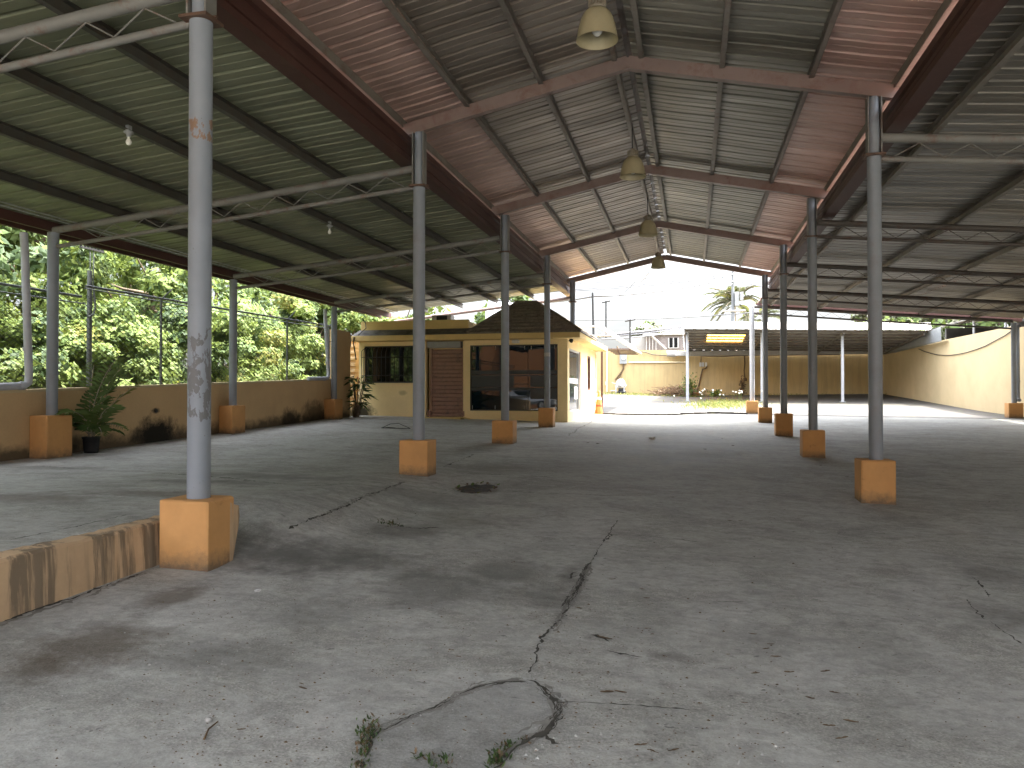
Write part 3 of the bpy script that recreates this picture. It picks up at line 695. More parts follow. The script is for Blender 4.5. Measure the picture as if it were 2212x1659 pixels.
o=[(random.uniform(-.01,.01),random.uniform(-.01,.01)) for _ in out]
vs=[(x0,a,b) for a,b in out]+[(x1+p,a+q,b+q) for (a,b),(p,q) in zip(out,o)]; k=len(out)
m.add(vs,[tuple(range(k-1,-1,-1)),tuple(range(k,2*k))]+[(i,(i+1)%k,k+(i+1)%k,k+i) for i in range(k)])
m.build('broken_end','retaining_plaster',rw)

# ------------------------------------------------------------------ left property wall, fence, mast, drain pipes
lw=thing('boundary_wall','low ochre plaster wall with mouldy base under the chain link fence','wall',(-10.25,9,.8))
m=MB(); yy=np.arange(-3,20.86,.5)
for a in yy:
    b=min(a+.5,20.85); za=1.265+.0363*a; zb=1.265+.0363*b
    x0,x1=-10.40,-10.19
    lo=gz(-10.2,a)-.4
    m.add([(x0,a,lo),(x1,a,lo),(x1,b,lo),(x0,b,lo),(x0,a,za),(x1,a,za),(x1,b,zb),(x0,b,zb)],[(0,1,5,4),(1,2,6,5),(2,3,7,6),(3,0,4,7)])
m.build('wall_face','wall_left',lw)
m=MB()
for a in yy:
    b=min(a+.5,20.85); za=1.267+.0363*a; zb=1.267+.0363*b; j=.002*math.sin(a*3)
    m.add([(-10.415,a,za),(-10.175+j,a,za),(-10.175+j,b,zb),(-10.415,b,zb),(-10.415,a,za+.045),(-10.18+j,a,za+.045),(-10.18+j,b,zb+.045),(-10.415,b,zb+.045)],[(0,1,5,4),(1,2,6,5),(2,3,7,6),(3,0,4,7),(4,5,6,7),(0,3,2,1)])
m.build('coping','wall_cream',lw)
m=MB(); m.tube([(-10.188,13.05,1.28),(-10.17,13.05,1.28)],.035,10); m.build('weep_pipe','black_rubber',lw)
tw=thing('boundary_wall','tall ochre wall stub with broken grey block top beside the outside stair','wall',(-10.6,21.5,1))
m=MB(); m.box(-10.42,-10.2,20.87,21.86,.5,3.52); m.build('wall_face','wall_left',tw)
m=MB(); m.bevbox(-10.80,-10.48,22.2,22.5,3.10,3.46,.02,0,.01); m.bevbox(-10.52,-10.3,21.865,22.12,3.2,3.50,.02,0,.01); m.build('broken_blocks','block_grey',tw)

fn=thing('chain_link_fence','tall chain link fence on the low ochre wall in front of the trees','fence',(-10.3,10,1.7))
FX=-10.31
def ztop(y): return 3.28 if y<11.35 else 3.36+.0125*(y-11.35)
def zwall(y): return 1.32+.0363*y
# woven wire: zigzag strands that interlock
m=MB(); st=.074; ns=int((20.8-1.0)/st)
vs=[];fs=[]
for i in range(ns):
    y=1.0+i*st; z=zwall(y); zt=ztop(y); k=0; prev=None
    while z<zt:
        side=(k+i)%2
        yy_=y+(st*.5 if side else -st*.5); x_=FX+(.004 if side else -.004)
        p=(x_,yy_,z)
        if prev is not None:
            o=len(vs); r=.0034
            for q in (prev,p): vs.extend([(q[0],q[1]-r,q[2]-r),(q[0],q[1]+r,q[2]-r),(q[0]+r,q[1],q[2]+r)])
            fs.extend([(o,o+1,o+4,o+3),(o+1,o+2,o+5,o+4),(o+2,o,o+3,o+5)])
        prev=p; z+=st*.62; k+=1
m.add(vs,fs); m.build('mesh','wire_dark',fn)
for y in (3.6,6.1,8.6,13.38,15.75,18.31,20.7):
    m=MB(); z0=zwall(y)-.05; z1=ztop(y)+.14
    m.tube([(FX-.03,y,z0),(FX-.03,y,z1)],.024,10); m.tube([(FX-.03,y,z1-.02),(FX+.16,y+.1,z1+.20)],.014,6); m.build('post','fence_grey',fn)
m=MB(); m.tube([(FX-.02,1.0,3.30),(FX-.02,6,3.30),(FX-.02,11.3,3.30)],.022,8); m.tube([(FX-.06,1,3.21),(FX-.06,6,3.16),(FX-.3,11.7,3.23)],.012,6); m.build('rail','fence_grey',fn)
m=MB(); m.tube([(FX-.02,11.4,3.50),(FX-.02,16,3.545),(FX-.02,20.8,3.61)],.022,8); m.tube([(FX-.05,11.4,3.46),(FX-.05,16,3.47),(FX-.05,20.8,3.53)],.011,6); m.tube([(FX,15.8,3.45),(FX,20.8,3.15)],.006,5); m.build('rail','fence_grey',fn)
ms=thing('service_mast','grey steel service mast with a small insulator crossarm standing behind the fence','mast',(-10.7,11.95,1.6))
m=MB(); mx,my=-10.7,11.90
m.tube([(mx,my,1.0),(mx,my,3.86)],[.05,.042],12); m.build('pole','fence_grey',ms)
m=MB(); m.tube([(mx+.03,my+.05,3.5),(mx+.03,my+.06,4.24)],.010,6); m.tube([(mx+.03,my-.02,3.6),(mx+.03,my-.03,4.24)],.010,6)
m.tube([(mx+.07,my-.1,3.0),(mx+.07,my+.02,3.06),(mx+.075,my+.06,3.2),(mx+.04,my+.05,3.55)],.018,8); m.build('riser','fence_grey',ms)
m=MB(); m.bar((mx+.03,my-.26,4.25),(mx+.03,my+.30,4.25),.05,.035)
for i in range(7): m.lathe([(.012,.015),(.026,.03),(.026,.055),(.012,.07)],(mx+.03,my-.24+.085*i,4.25),8)
m.build('crossarm','dark_metal',ms)
def drain(label,pts,r,mat='pipe_grey'):
    t=thing('drain_pipe',label,'pipe',pts[-1],'rainwater pipes beside the columns')
    m=MB(); m.tube(pts,r,14); m.build('pipe',mat,t)
    a=np.array(pts[-3],float); c=np.array(pts[1],float); q=c+(a-c)*.75; e=np.array(pts[-2],float); f=np.array(pts[-1],float)
    for p0,p1 in ((q-[0,0,.03],q+[0,0,.03]),(e,e+(f-e)*.12)):
        m=MB(); m.tube([p0,p1],r*1.14,14); m.build('coupling',mat,t)
drain('grey rainwater pipe beside the potted palm column, bending out over the wall',[(-10.12,9.90,4.12),(-10.12,9.92,3.9),(-10.10,10.0,1.90),(-10.10,9.99,1.78),(-10.12,9.93,1.735),(-10.15,9.2,1.70)],.058)
drain('grey rainwater pipe beside the far left column, bending over the wall',[(-10.14,20.05,4.02),(-10.14,20.07,3.8),(-10.10,20.2,2.2),(-10.10,20.17,2.08),(-10.12,20.05,2.05),(-10.15,19.1,2.03)],.052)
drain('dark grey rainwater pipe behind the column by the right wall',[(11.25,30.55,4.05),(11.25,30.55,3.8),(11.23,30.5,1.6),(11.22,30.47,1.48),(11.2,30.42,1.42),(11.16,30.2,1.40)],.06,'column_grey')

# ------------------------------------------------------------------ kiosk
KY=22.9; KL,KR=-10.39,-3.63; KB=29.8
ks=thing('kiosk_building','small cream kiosk with barred window, roller shutter, dark shop window and hipped tile roof','building',(-7,26,.8))
m=MB(); th=.16
def wall_y(x0,x1,z0,z1): m.box(x0,x1,KY,KY+th,z0,z1)
wl,wr=-10.20,-8.40; dl,dr=-8.13,-6.90; sl_,sr_=-6.68,-3.93; ZT=3.30; ZB=.45
wall_y(KL,wl,ZB,ZT); wall_y(wl,wr,ZB,1.97); wall_y(wl,wr,3.14,ZT); wall_y(wr,dl,ZB,ZT); wall_y(dr,sl_,ZB,ZT)
wall_y(sl_,sr_,ZB,1.10); wall_y(sl_,sr_,3.12,ZT); wall_y(sr_,KR,ZB,ZT)
# side wall with the tall pane and the small window
s0,s1=23.25,25.75; n0,n1=27.45,28.15
def wall_x(y0,y1,z0,z1): m.box(KR-th,KR-.001,y0,y1,z0,z1)
wall_x(KY+th,s0,ZB,ZT); wall_x(s0,s1,ZB,1.06); wall_x(s0,s1,3.02,ZT); wall_x(s1,n0,ZB,ZT); wall_x(n0,n1,ZB,1.75); wall_x(n0,n1,2.98,ZT); wall_x(n1,KB,ZB,ZT)
m.box(KL,KL+th,KY+th,KB,ZB,ZT); m.box(KL+th,KR-th,KB-th,KB,ZB,ZT)
m.box(dl,dr,KY+.32,KY+.36,ZB,ZT)
m.build('wall','kiosk_cream',ks)
m=MB(); m.bevbox(KL-.05,-3.18,22.40,KB+.25,3.272,3.438,.012); m.build('fascia','kiosk_trim',ks)
m=MB(); m.add([(KL-.03,22.42,3.44),(-6.45,22.42,3.44),(-6.6,22.88,3.66),(KL+.05,22.88,3.66)],[(0,1,2,3)]); m.box(KL,-6.5,22.9,KB,3.44,3.5); m.build('roof_apron','roof_slab_grime',ks)
m=MB(); m.bevbox(KL+.08,-6.72,22.86,23.02,3.50,3.93,.02); m.bevbox(KL+.08,KL+.24,23.03,KB,3.50,3.92,.02); m.bevbox(-6.95,-6.74,23.03,24.2,3.50,3.88,.02); m.build('parapet','kiosk_trim',ks)
# hipped tile roof in stepped courses
hip=MB(); x0,x1,y0,y1=-6.62,-3.16,22.38,26.3; ax0,ax1,ay=-5.50,-4.88,24.3; zb,zt=3.455,4.58; nC=10
def ring(t):
    return (x0+(ax0-x0)*t, x1+(ax1-x1)*t, y0+(ay-y0)*t, y1+(ay-y1)*t, zb+(zt-zb)*(t**.93))
for c in range(nC):
    a=ring(c/nC); b=ring((c+1)/nC*.999); lip=.028
    A=[(a[0],a[2],a[4]+lip),(a[1],a[2],a[4]+lip),(a[1],a[3],a[4]+lip),(a[0],a[3],a[4]+lip)]
    B=[(b[0],b[2],b[4]),(b[1],b[2],b[4]),(b[1],b[3],b[4]),(b[0],b[3],b[4])]
    L=[(p[0],p[1],p[2]-lip-.012) for p in A]
    for i in range(4):
        j=(i+1)%4; nt_=10
        for q in range(nt_):
            f0,f1=q/nt_,(q+1)/nt_
            lp=lambda P,f:tuple(P[i][k]+(P[j][k]-P[i][k])*f for k in range(3))
            dz=random.uniform(-.006,.006); up=lambda p:(p[0],p[1],p[2]+dz)
            hip.add([up(lp(A,f0)),up(lp(A,f1)),up(lp(B,f1)),up(lp(B,f0))],[(0,1,2,3)])
            hip.add([lp(L,f0),lp(L,f1),up(lp(A,f1)),up(lp(A,f0))],[(0,1,2,3)])
hip.tube([(ax0-.05,ay,zt+.01),(ax1+.05,ay,zt+.01)],.05,8)
for (cx,cy) in ((x0,y0),(x1,y0),(x1,y1),(x0,y1)):
    ex=ax0 if cx==x0 else ax1
    hip.tube([(cx,cy,zb+.03),((cx+ex)/2,(cy+ay)/2,(zb+zt)/2+.05),(ex,ay,zt+.02)],.045,6)
hip.build('tile_roof','tile_brown',ks)
# shop window
wn=MB(); wn.box(sl_+.03,sr_-.03,KY+.05,KY+.065,1.13,3.09); wn_o=wn.build('shop_window','store_glass',ks); wn_o['label']='dark reflecting shop window with frosted bands'
m=MB()
for a,b,c,d in ((sl_,sl_+.035,1.10,3.12),(sr_-.035,sr_,1.10,3.12),(sl_+.035,sr_-.035,1.10,1.135),(sl_+.035,sr_-.035,3.085,3.12)): m.box(a,b,KY+.02,KY+.09,c,d)
m.box(-5.55,-5.535,KY+.035,KY+.048,1.135,3.085); m.box(-4.86,-4.845,KY+.035,KY+.048,1.135,3.085)
m.build('frame','dark_metal',wn_o)
m=MB(); zz=lambda py: float(atY(1100,py,KY)[2]); Xp=lambda px: float(atY(px,800,KY)[0])
for (pa,pb,ya,yb) in ((1017,1207,800,808.5),(1017,1109,810.5,836),(1145,1207,810.5,836),(1017,1145,837,843.5),(1145,1207,838,862),(1109,1145,810.5,812.5),(1109,1145,829,830.5)):
    m.box(Xp(pa),Xp(pb),KY+.044,KY+.0485,zz(yb),zz(ya))
m.build('frosted_band','frost_film',wn_o)
for pxs,za,zb2 in (((1020,1069,1132,1147,1199),1.14,1.26),((1022,1070,1133,1147,1198),2.97,3.08)):
    for px in pxs: m=MB(); m.tube([(Xp(px),KY+.03,za),(Xp(px),KY+.03,zb2)],.009,6); m.build('clamp','white_paint',wn_o)
# barred window
bw=MB(); bw.box(wl+.02,wr-.02,KY+.09,KY+.10,1.99,3.12); bo=bw.build('barred_window','dark_glass',ks)
m=MB()
for a,b,c,d in ((wl,wl+.04,1.97,3.14),(wr-.04,wr,1.97,3.14),(wl+.04,wr-.04,1.97,2.01),(wl+.04,wr-.04,3.10,3.14)): m.box(a,b,KY+.06,KY+.12,c,d)
m.build('frame','dark_metal',bo)
m=MB(); yb=KY-.10; nb=13
m.tube([(wl-.02,KY-.01,2.05),(wl-.05,yb,2.0),(wl-.05,yb,2.98),(wl+.05,KY-.01,3.10)],.011,6)
for i in range(nb):
    x=wl+.02+(wr-wl)*i/(nb-1); m.tube([(x,KY,1.975),(x,yb+.02,1.985),(x,yb,2.05),(x,yb,2.92),(x+.015,yb+.05,3.06),(x+.03,KY+.01,3.11)],.009,6)
    if i%2: m.tube([(x,yb,2.40),(x,yb,2.50)],.018,6)
for z in (2.2,2.78): m.tube([(wl-.06,yb-.012,z),(wr+.04,yb-.012,z)],.009,6)
m.tube([(wl-.06,yb-.01,1.975),(wr+.04,yb-.01,1.975)],.012,6)
m.build('grille','dark_metal',bo)
# roller shutter
m=MB(); ns=17; z0,z1=.90,3.02
for i in range(ns):
    a=z0+(z1-z0)*i/ns; b=z0+(z1-z0)*(i+1)/ns; x0_,x1_=-7.97,-6.97; yb=KY+.20
    prof=[(yb,a),(yb-.028,a+.012),(yb-.03,b-.04),(yb-.012,b-.018),(yb+.0,b-.014),(yb,b)]
    for p,q in zip(prof[:-1],prof[1:]): m.quad((x0_,p[0],p[1]),(x1_,p[0],p[1]),(x1_,q[0],q[1]),(x0_,q[0],q[1]))
so_=m.build('roller_shutter','shutter_brown',ks)
m=MB(); m.box(-8.03,-7.965,KY+.13,KY+.23,.88,3.04); m.box(-6.975,-6.90,KY+.13,KY+.23,.88,3.04); m.bevbox(-8.10,-8.0,KY+.06,KY+.2,.92,1.08,.01); m.bevbox(-6.955,-6.86,KY-.04,KY+.12,.92,1.08,.01); m.build('guide_rail','shutter_brown',so_)
m=MB(); m.bevbox(-8.11,-7.0,KY+.05,KY+.30,3.06,3.262,.02); m.build('shutter_box','box_grey',so_)
m=MB(); m.bevbox(-7.5,-7.42,KY+.160,KY+.172,1.0,1.03,.003); m.build('handle','dark_metal',so_)
m=MB(); m.bevbox(-8.20,-6.85,KY-.42,KY-.003,.60,.895,.015); m.add([(-6.85,KY-.40,.89),(-6.45,KY-.40,.80),(-6.45,KY-.01,.80),(-6.85,KY-.01,.89)],[(0,1,2,3)]); m.build('door_step','kiosk_trim',ks)
# side pane and small window
m=MB(); m.box(KR-.09,KR-.075,s0+.03,s1-.12,1.09,2.99); so2=m.build('side_door','side_glass',ks); so2['label']='tall mirrored glass door in the sunny side wall'
m=MB()
for a,b,c,d in ((s0,s0+.05,1.06,3.02),(s0+.05,s1-.1,2.97,3.02),(s0+.05,s1-.1,1.06,1.10),(s1-.16,s1-.1,1.06,3.02)): m.box(KR-.10,KR-.03,a,b,c,d)
m.build('frame','white_paint',so2)
m=MB(); m.box(KR-.12,KR-.02,s1-.098,s1-.001,1.06,3.02); m.build('jamb','brown_frame',so2)
m=MB(); m.box(KR-.073,KR-.069,s0+.1,s1-.2,1.95,2.12); m.box(KR-.073,KR-.069,s0+.1,s0+.5,1.4,1.94); m.box(KR-.073,KR-.069,s1-1.0,s1-.3,1.45,1.85); m.build('pale_band','pale_film',so2)
m=MB(); m.box(KR-.10,KR-.09,n0+.05,n1-.05,1.80,2.93); no=m.build('small_window','dark_glass',ks)
m=MB()
for a,b,c,d in ((n0,n0+.06,1.75,2.98),(n1-.06,n1,1.75,2.98),(n0+.06,n1-.06,1.75,1.81),(n0+.06,n1-.06,2.92,2.98)): m.box(KR-.12,KR+.012,a,b,c,d)
m.build('frame','brown_frame',no)
m=MB(); m.tube([(KR+.03,KB-.04,.9),(KR+.03,KB-.04,3.25)],.02,8); m.build('corner_conduit','pvc_cream',ks)
# things on the kiosk
t=thing('wall_light','small white flush light under the kiosk eave above the shop window','light',(-5.2,22.86,3.2))
m=MB(); p=atY(1114,734,22.82); m.bevbox(p[0]-.11,p[0]+.11,22.74,22.89,3.16,3.265,.03); m.build('lamp_body','white_plastic',t)
t=thing('security_camera','small dark dome camera under the kiosk roof corner','camera',(-3.55,23.0,3.2))
m=MB(); m.lathe([(.0,-.12),(.04,-.105),(.06,-.06),(.062,-.02),(.05,0.0)],(-3.52,22.95,3.27),14); m.tube([(-3.52,22.95,3.22),(-3.60,23.0,3.22)],.02,6); m.build('dome','black_rubber',t)
t=thing('air_conditioner','white air conditioner box with dark grille on the kiosk parapet roof','air conditioner',(-8,24,3.93))
a=atY(937,695,23.6); b=atY(978,681,23.6); m=MB(); m.bevbox(a[0],b[0],23.4,23.8,3.52,b[2],.02); m.build('casing','white_paint',t)
m=MB(); m.box(a[0]+.17,b[0]-.12,23.375,23.398,3.75,b[2]-.03)
for i in range(5): m.box(a[0]+.18,b[0]-.13,23.36,23.376,3.78+i*.055,3.80+i*.055)
m.build('grille','dark_metal',t)
t=thing('water_tank','pale plastic water tank with dark lid behind the kiosk tile roof','water tank',(-6.4,27.6,3.5))
p=atY(1085,665,27.6); m=MB(); m.lathe([(.0,-.9),(.62,-.9),(.62,-.1),(.56,.06),(.42,.17),(.26,.20),(0,.2)],p,24); m.build('body','tank_white',t)
m=MB(); m.lathe([(.30,.19),(.30,.27),(0,.29)],p,18); m.build('lid','dark_metal',t)
t=thing('cable','black cable hanging off the kiosk parapet corner','cable',(-10.2,22.5,3.6))
m=MB(); m.tube([(-10.22,22.84,3.96),(-10.12,22.80,3.88),(-10.08,22.75,3.70),(-10.16,22.55,3.56),(-10.22,22.45,3.46)],.014,6); m.tube([(-10.32,22.38,3.40),(-10.33,22.37,3.2),(-10.35,22.6,2.7)],.022,6); m.build('cable_run','dark_metal',t)
t=thing('outside_stair','narrow concrete stair, painted darker for shade, climbing beside the left kiosk wall','stairs',(-10.7,23.5,.9))
m=MB()
for i in range(12):
    z=.98+.205*i; y=22.62+.085*i; ox=-.035*i
    m.bevbox(-11.05+ox,-10.41+ox,y-.05,y+.34,z+.11,z+.205,.014,0,.005); m.box(-11.02+ox,-10.42+ox,y+.04,y+.30,z-.12,z+.108)
m.build('steps','wall_left',t)  # darker wall paint stands in for shade over the beige steps

# ------------------------------------------------------------------ back lot
BY=50.0
def zb_top(x): return 4.40-.0225*(x+.5)
bw_=thing('boundary_wall','long cream plaster wall across the far end of the yard','wall',(3,BY,1.7))
m=MB(); xx=np.arange(-18,11.4,1.0)
for a in xx:
    b=min(a+1,11.35); 
    m.add([(a,BY,.3),(b,BY,.3),(b,BY+.2,.3),(a,BY+.2,.3),(a,BY,zb_top(a)),(b,BY,zb_top(b)),(b,BY+.2,zb_top(b)),(a,BY+.2,zb_top(a))],[(0,1,5,4),(2,3,7,6),(4,5,6,7)])
m.build('wall_face','wall_back',bw_)
rw_=thing('boundary_wall','tall pale cream plaster wall along the right side of the yard','wall',(11.5,30,1))
def xr(y): return 11.62-.0205*(y-30)
m=MB()
for a in np.arange(6,49.9,1.0):
    b=a+1; m.add([(xr(a),a,.2),(xr(b),b,.2),(xr(b),b,4.13),(xr(a),a,4.13),(xr(a)+.2,a,4.13),(xr(b)+.2,b,4.13),(xr(a)+.2,a,.2),(xr(b)+.2,b,.2)],[(0,3,2,1),(3,4,5,2),(4,6,7,5)])
m.build('wall_face','wall_cream',rw_)
t=thing('cable','thin dark cable sagging across the right wall','cable',(11.4,40,3.5)); m=MB()
pts=[]
for i in range(13):
    u=i/12; y=43-11.5*u; z=3.92-1.0*4*u*(1-u)*.62+.12*u; pts.append((xr(y)-.03,y,z+random.uniform(-.015,.015)))
m.tube(pts,.018,5); m.build('cable_run','dark_metal',t)
# canopy
CX0,CX1,CYF,CYB=-.35,11.1,40.4,49.7
def czu(x,y): return (4.95-.026*(x+.3))+(y-CYF)/(CYB-CYF)*(-.57)
def on_under(px,py):
    r=ray(px,py); t=30.
    for _ in range(4000):
        p=_C+r*t
        if p[2]>=czu(p[0],p[1]) : break
        t+=.01
    return p
cp=thing('canopy_roof','cream ribbed canopy roof with yellow skylight against the far wall','canopy',(5,45,4.7))
S0=on_under(1568,723); S1=on_under(1570,740); kx0,kx1=S0[0]-.95,S0[0]+1.0; ky0,ky1=S0[1],min(S1[1],48.4)
def usheet(xa,xb,ya,yb,mat,name,dz=.0,rib=.46):
    m=MB(); n=max(1,int((xb-xa)/rib)); w=(xb-xa)/n
    for i in range(n):
        a=xa+i*w
        P=[(a,0),(a+w*.72,0),(a+w*.79,.05),(a+w*.93,.05),(a+w,0)]
        for (p,h),(q,h2) in zip(P[:-1],P[1:]): m.quad((p,ya,czu(p,ya)+h+dz),(q,ya,czu(q,ya)+h2+dz),(q,yb,czu(q,yb)+h2+dz),(p,yb,czu(p,yb)+h+dz))
    return m.build(name,mat,cp)
usheet(CX0,kx0,CYF,CYB,'canopy_under','roof_sheet'); usheet(kx1,CX1,CYF,CYB,'canopy_under','roof_sheet')
usheet(kx0,kx1,CYF,ky0,'canopy_under','roof_sheet'); usheet(kx0,kx1,ky1,CYB,'canopy_under','roof_sheet')
mm_,nt_,b_,o_=nodes('skylight_sheet'); t_=nt_.nodes.new('ShaderNodeBsdfTranslucent'); t_.inputs[0].default_value=(.80,.42,.08,1); nt_.links.new(t_.outputs[0],o_.inputs[0]); M['skylight_sheet']=mm_
usheet(kx0,kx1,ky0,ky1,'skylight_sheet','skylight',.0,.3)
m=MB()
for i in range(9):
    y=CYF+.15+i*(CYB-CYF-.3)/8; m.bar((CX0,y,czu(CX0,y)-.05),(CX1,y,czu(CX1,y)-.05),.05,.09)
m.build('purlin','purlin_grey',cp)
m=MB()
for x in (CX0+.05,3.6,7.3,10.9):
    m.bar((x,CYF,czu(x,CYF)-.15),(x,CYB,czu(x,CYB)-.15),.07,.12)
m.build('beam','purlin_grey',cp)
m=MB(); n=26; w=(CX1-CX0+.1)/n   # short front slope seen from the yard
for i in range(n):
    a=CX0-.08+i*w; zf=lambda x:5.36-.026*(x+.3)
    for (p,h),(q,h2) in zip([(a,0),(a+w*.82,0),(a+w*.87,.045),(a+w*.95,.045)],[(a+w*.82,0),(a+w*.87,.045),(a+w*.95,.045),(a+w,0)]):
        m.quad((p,CYF-.30-h*2.2,zf(p)-.40),(q,CYF-.30-h2*2.2,zf(q)-.40),(q+.12,CYF+.28-h2*2.2,zf(q)),(p+.12,CYF+.28-h*2.2,zf(p)))
m.build('front_sheet','canopy_cream',cp)
m=MB(); m.add([(CX0-.1,CYF-.3,4.93),(CX0-.1,CYF+.28,5.34),(CX0-.06,CYB,czu(CX0,CYB)+.08),(CX0-.06,CYB,czu(CX0,CYB)-.12),(CX0-.06,CYF,czu(CX0,CYF)-.12)],[(0,1,2,3,4)])
for i in range(8):
    y=CYF+.2+i*1.1; m.bar((CX0-.12,y,czu(0,y)-.1),(CX0-.12,y+.55,czu(0,y)+.14),.03,.03); m.bar((CX0-.12,y+.55,czu(0,y)+.14),(CX0-.12,y+1.1,czu(0,y)-.12),.03,.03)
m.build('end_frame','white_paint',cp)
m=MB(); m.bevbox(-1.0,11.2,49.35,49.93,4.02,4.30,.03); m.tube([(-1.5,49.6,4.17),(-.95,49.6,4.17)],.2,14); m.build('gutter','white_paint',cp)
for px,lab in ((1485,'thin pale canopy post at the left front corner, beside the flowering weeds'),(1646,'thin pale canopy post half hidden behind a dark pipe column'),(1820,'thin pale canopy post standing alone in front of the right part of the far wall')):
    p=atY(px,800,41.0); x=p[0]; z=gz(x,41)
    t=thing('canopy_post',lab,'post',(x,41,z),'posts of the far canopy')
    m=MB(); m.tube([(x,41,z-.05),(x,41,czu(x,41)-.08)],.075,14); m.build('pipe','column_pale',t)
    m=MB(); m.box(x-.13,x+.13,40.87,41.13,z-.02,z+.02); m.build('base_plate','galv',t)
# flashing along the right wall
t=thing('roof_flashing','grey sheet metal flashing along the top of the right wall','flashing',(11.3,44,4.2)); m=MB()
m.add([(10.95,49.6,4.05),(11.15,38.7,4.05),(11.12,38.7,4.72),(10.6,49.6,4.50)],[(0,1,2,3)]); m.add([(11.3,49.6,3.95),(11.40,38.7,4.10),(11.15,38.7,4.05),(10.95,49.6,4.05)],[(0,1,2,3)])
m.build('sheet','galv',t)
# wall fittings on the far wall
def PB(px,py,Y=49.97): return atY(px,py,Y)
t=thing('meter_box','grey electric meter box with loose cables on the far wall','meter box',PB(1346,776)); m=MB()
a=PB(1339,786);b=PB(1354,765); m.bevbox(a[0],b[0],49.80,49.995,a[2],b[2],.02); m.build('box','box_grey',t)
m=MB(); c=PB(1347,774,49.8); m.tube([(c[0],49.80,c[2]),(c[0],49.72,c[2])],.11,14); m.build('dial','white_plastic',t)
m=MB(); m.tube([PB(1347,786,49.85),PB(1346.5,797,49.9),PB(1343,803,49.9),PB(1329,821,49.9)],.05,6); m.tube([PB(1346,797,49.9),PB(1341,810,49.9),PB(1335,821,49.9)],.03,6); m.tube([PB(1333,748,49.9),PB(1336,760,49.85),PB(1340,768,49.85)],.045,6); m.build('cables','dead_leaf',t)
t=thing('socket_boxes','row of three small white switch boxes on the far wall','switch box',PB(1517,787)); m=MB()
for px in (1513,1518.5,1525):
    a=PB(px-2.3,792); b=PB(px+2.3,783); m.bevbox(a[0],b[0],49.86,49.995,a[2],b[2],.02)
m.build('boxes','white_plastic',t)
m=MB(); m.tube([PB(1527,790,49.9),PB(1525,796,49.9),PB(1518,797,49.9),PB(1514,812,49.95),PB(1509,835,49.95),PB(1503,846,49.95)],.045,6); m.tube([PB(1514,783,49.95),PB(1515,768,49.95)],.03,5); m.build('cable','dead_leaf',t)
t=thing('wall_conduit','cream horizontal conduit pipe on the far wall','conduit',PB(1360,783)); m=MB(); m.tube([PB(1358,783,49.93),PB(1484,782.5,49.93)],.05,8); m.build('pipe','pvc_cream',t)
t=thing('wall_pipe','cream vertical pipe on the far wall near the brown awning post','pipe',PB(1311,846)); m=MB(); m.tube([PB(1311,847,49.9),PB(1311,757,49.9)],.06,8); m.tube([PB(1309,832,49.85),PB(1309,824,49.85)],.05,8); m.build('pipe','pvc_cream',t)
t=thing('cable','thin dark cable drooping along the top of the far wall','cable',PB(1380,760)); m=MB(); m.tube([PB(1366,757,49.9),PB(1395,761,49.9),PB(1410,766,49.9),PB(1436,768,49.9),PB(1456,769,49.9),PB(1475,768,49.9),PB(1560,770,49.9),PB(1610,768,49.9),PB(1700,767,49.9),PB(1815,766,49.9)],.025,5); m.build('cable_run','dark_metal',t)
t=thing('cable','dark cable hanging down the far wall behind the canopy, ending in a hook','cable',PB(1609,800)); m=MB(); m.tube([PB(1608.5,766,49.92),PB(1609,785,49.92),PB(1607.5,800,49.92),PB(1609,816,49.92),PB(1612,817,49.92)],.04,5); m.tube([PB(1610,817,49.92),PB(1610,823,49.92)],.09,6); m.build('cable_run','dead_leaf',t)
# chair with junk
cz=gz(-4.5,48.6); cxp=float(atY(1340,848,48.6)[0])
t=thing('plastic_chair','white plastic armchair with broken parts heaped on it, by the far wall','chair',(cxp,48.6,cz),None); m=MB()
m.bevbox(cxp-.25,cxp+.27,48.35,48.85,cz+.40,cz+.45,.02); m.build('seat','white_plastic',t)
for dx,dy in ((-.24,-.22),(.24,-.22),(-.24,.22),(.24,.22)):
    m=MB(); m.tube([(cxp+dx*1.1,48.6+dy*1.1,cz),(cxp+dx,48.6+dy,cz+.43)],[.025,.035],8); m.build('leg','white_plastic',t)
m=MB(); m.tube([(cxp-.22,48.85,cz+.42),(cxp-.26,48.92,cz+.75),(cxp-.12,48.95,cz+.92),(cxp+.12,48.95,cz+.92),(cxp+.24,48.92,cz+.75),(cxp+.22,48.85,cz+.42)],.03,8); m.quad((cxp-.2,48.87,cz+.45),(cxp+.2,48.87,cz+.45),(cxp+.16,48.93,cz+.88),(cxp-.16,48.93,cz+.88)); m.build('backrest','white_plastic',t)
m=MB()
for s_ in (-1,1): m=MB(); m.tube([(cxp+s_*.27,48.36,cz+.42),(cxp+s_*.29,48.36,cz+.64),(cxp+s_*.28,48.88,cz+.66)],.024,8); m.build('armrest','white_plastic',t)
t=thing('junk_pile','black tyre and white scraps heaped under and on the white chair','junk',(cxp,48.5,cz)); m=MB()
m.lathe([(.12,.02),(.22,.0),(.28,.06),(.28,.14),(.22,.19),(.12,.17)],(cxp+.1,48.55,cz+.02),18); m.bevbox(cxp-.12,cxp+.3,48.4,48.7,cz+.2,cz+.38,.04,0,.02); m.build('tyre','black_rubber',t)
m=MB(); m.bevbox(cxp-.1,cxp+.35,48.3,48.6,cz+.46,cz+.60,.05,0,.05); m.bevbox(cxp-.18,cxp+.08,48.4,48.7,cz+.58,cz+.78,.06,0,.05); m.lathe([(.05,0),(.16,.02),(.17,.05),(.06,.07)],(cxp-.45,48.3,cz+.16),14); m.bar((cxp-.5,48.3,cz+.72),(cxp+.1,48.3,cz+.52),.12,.05); m.build('scraps','white_paint',t)
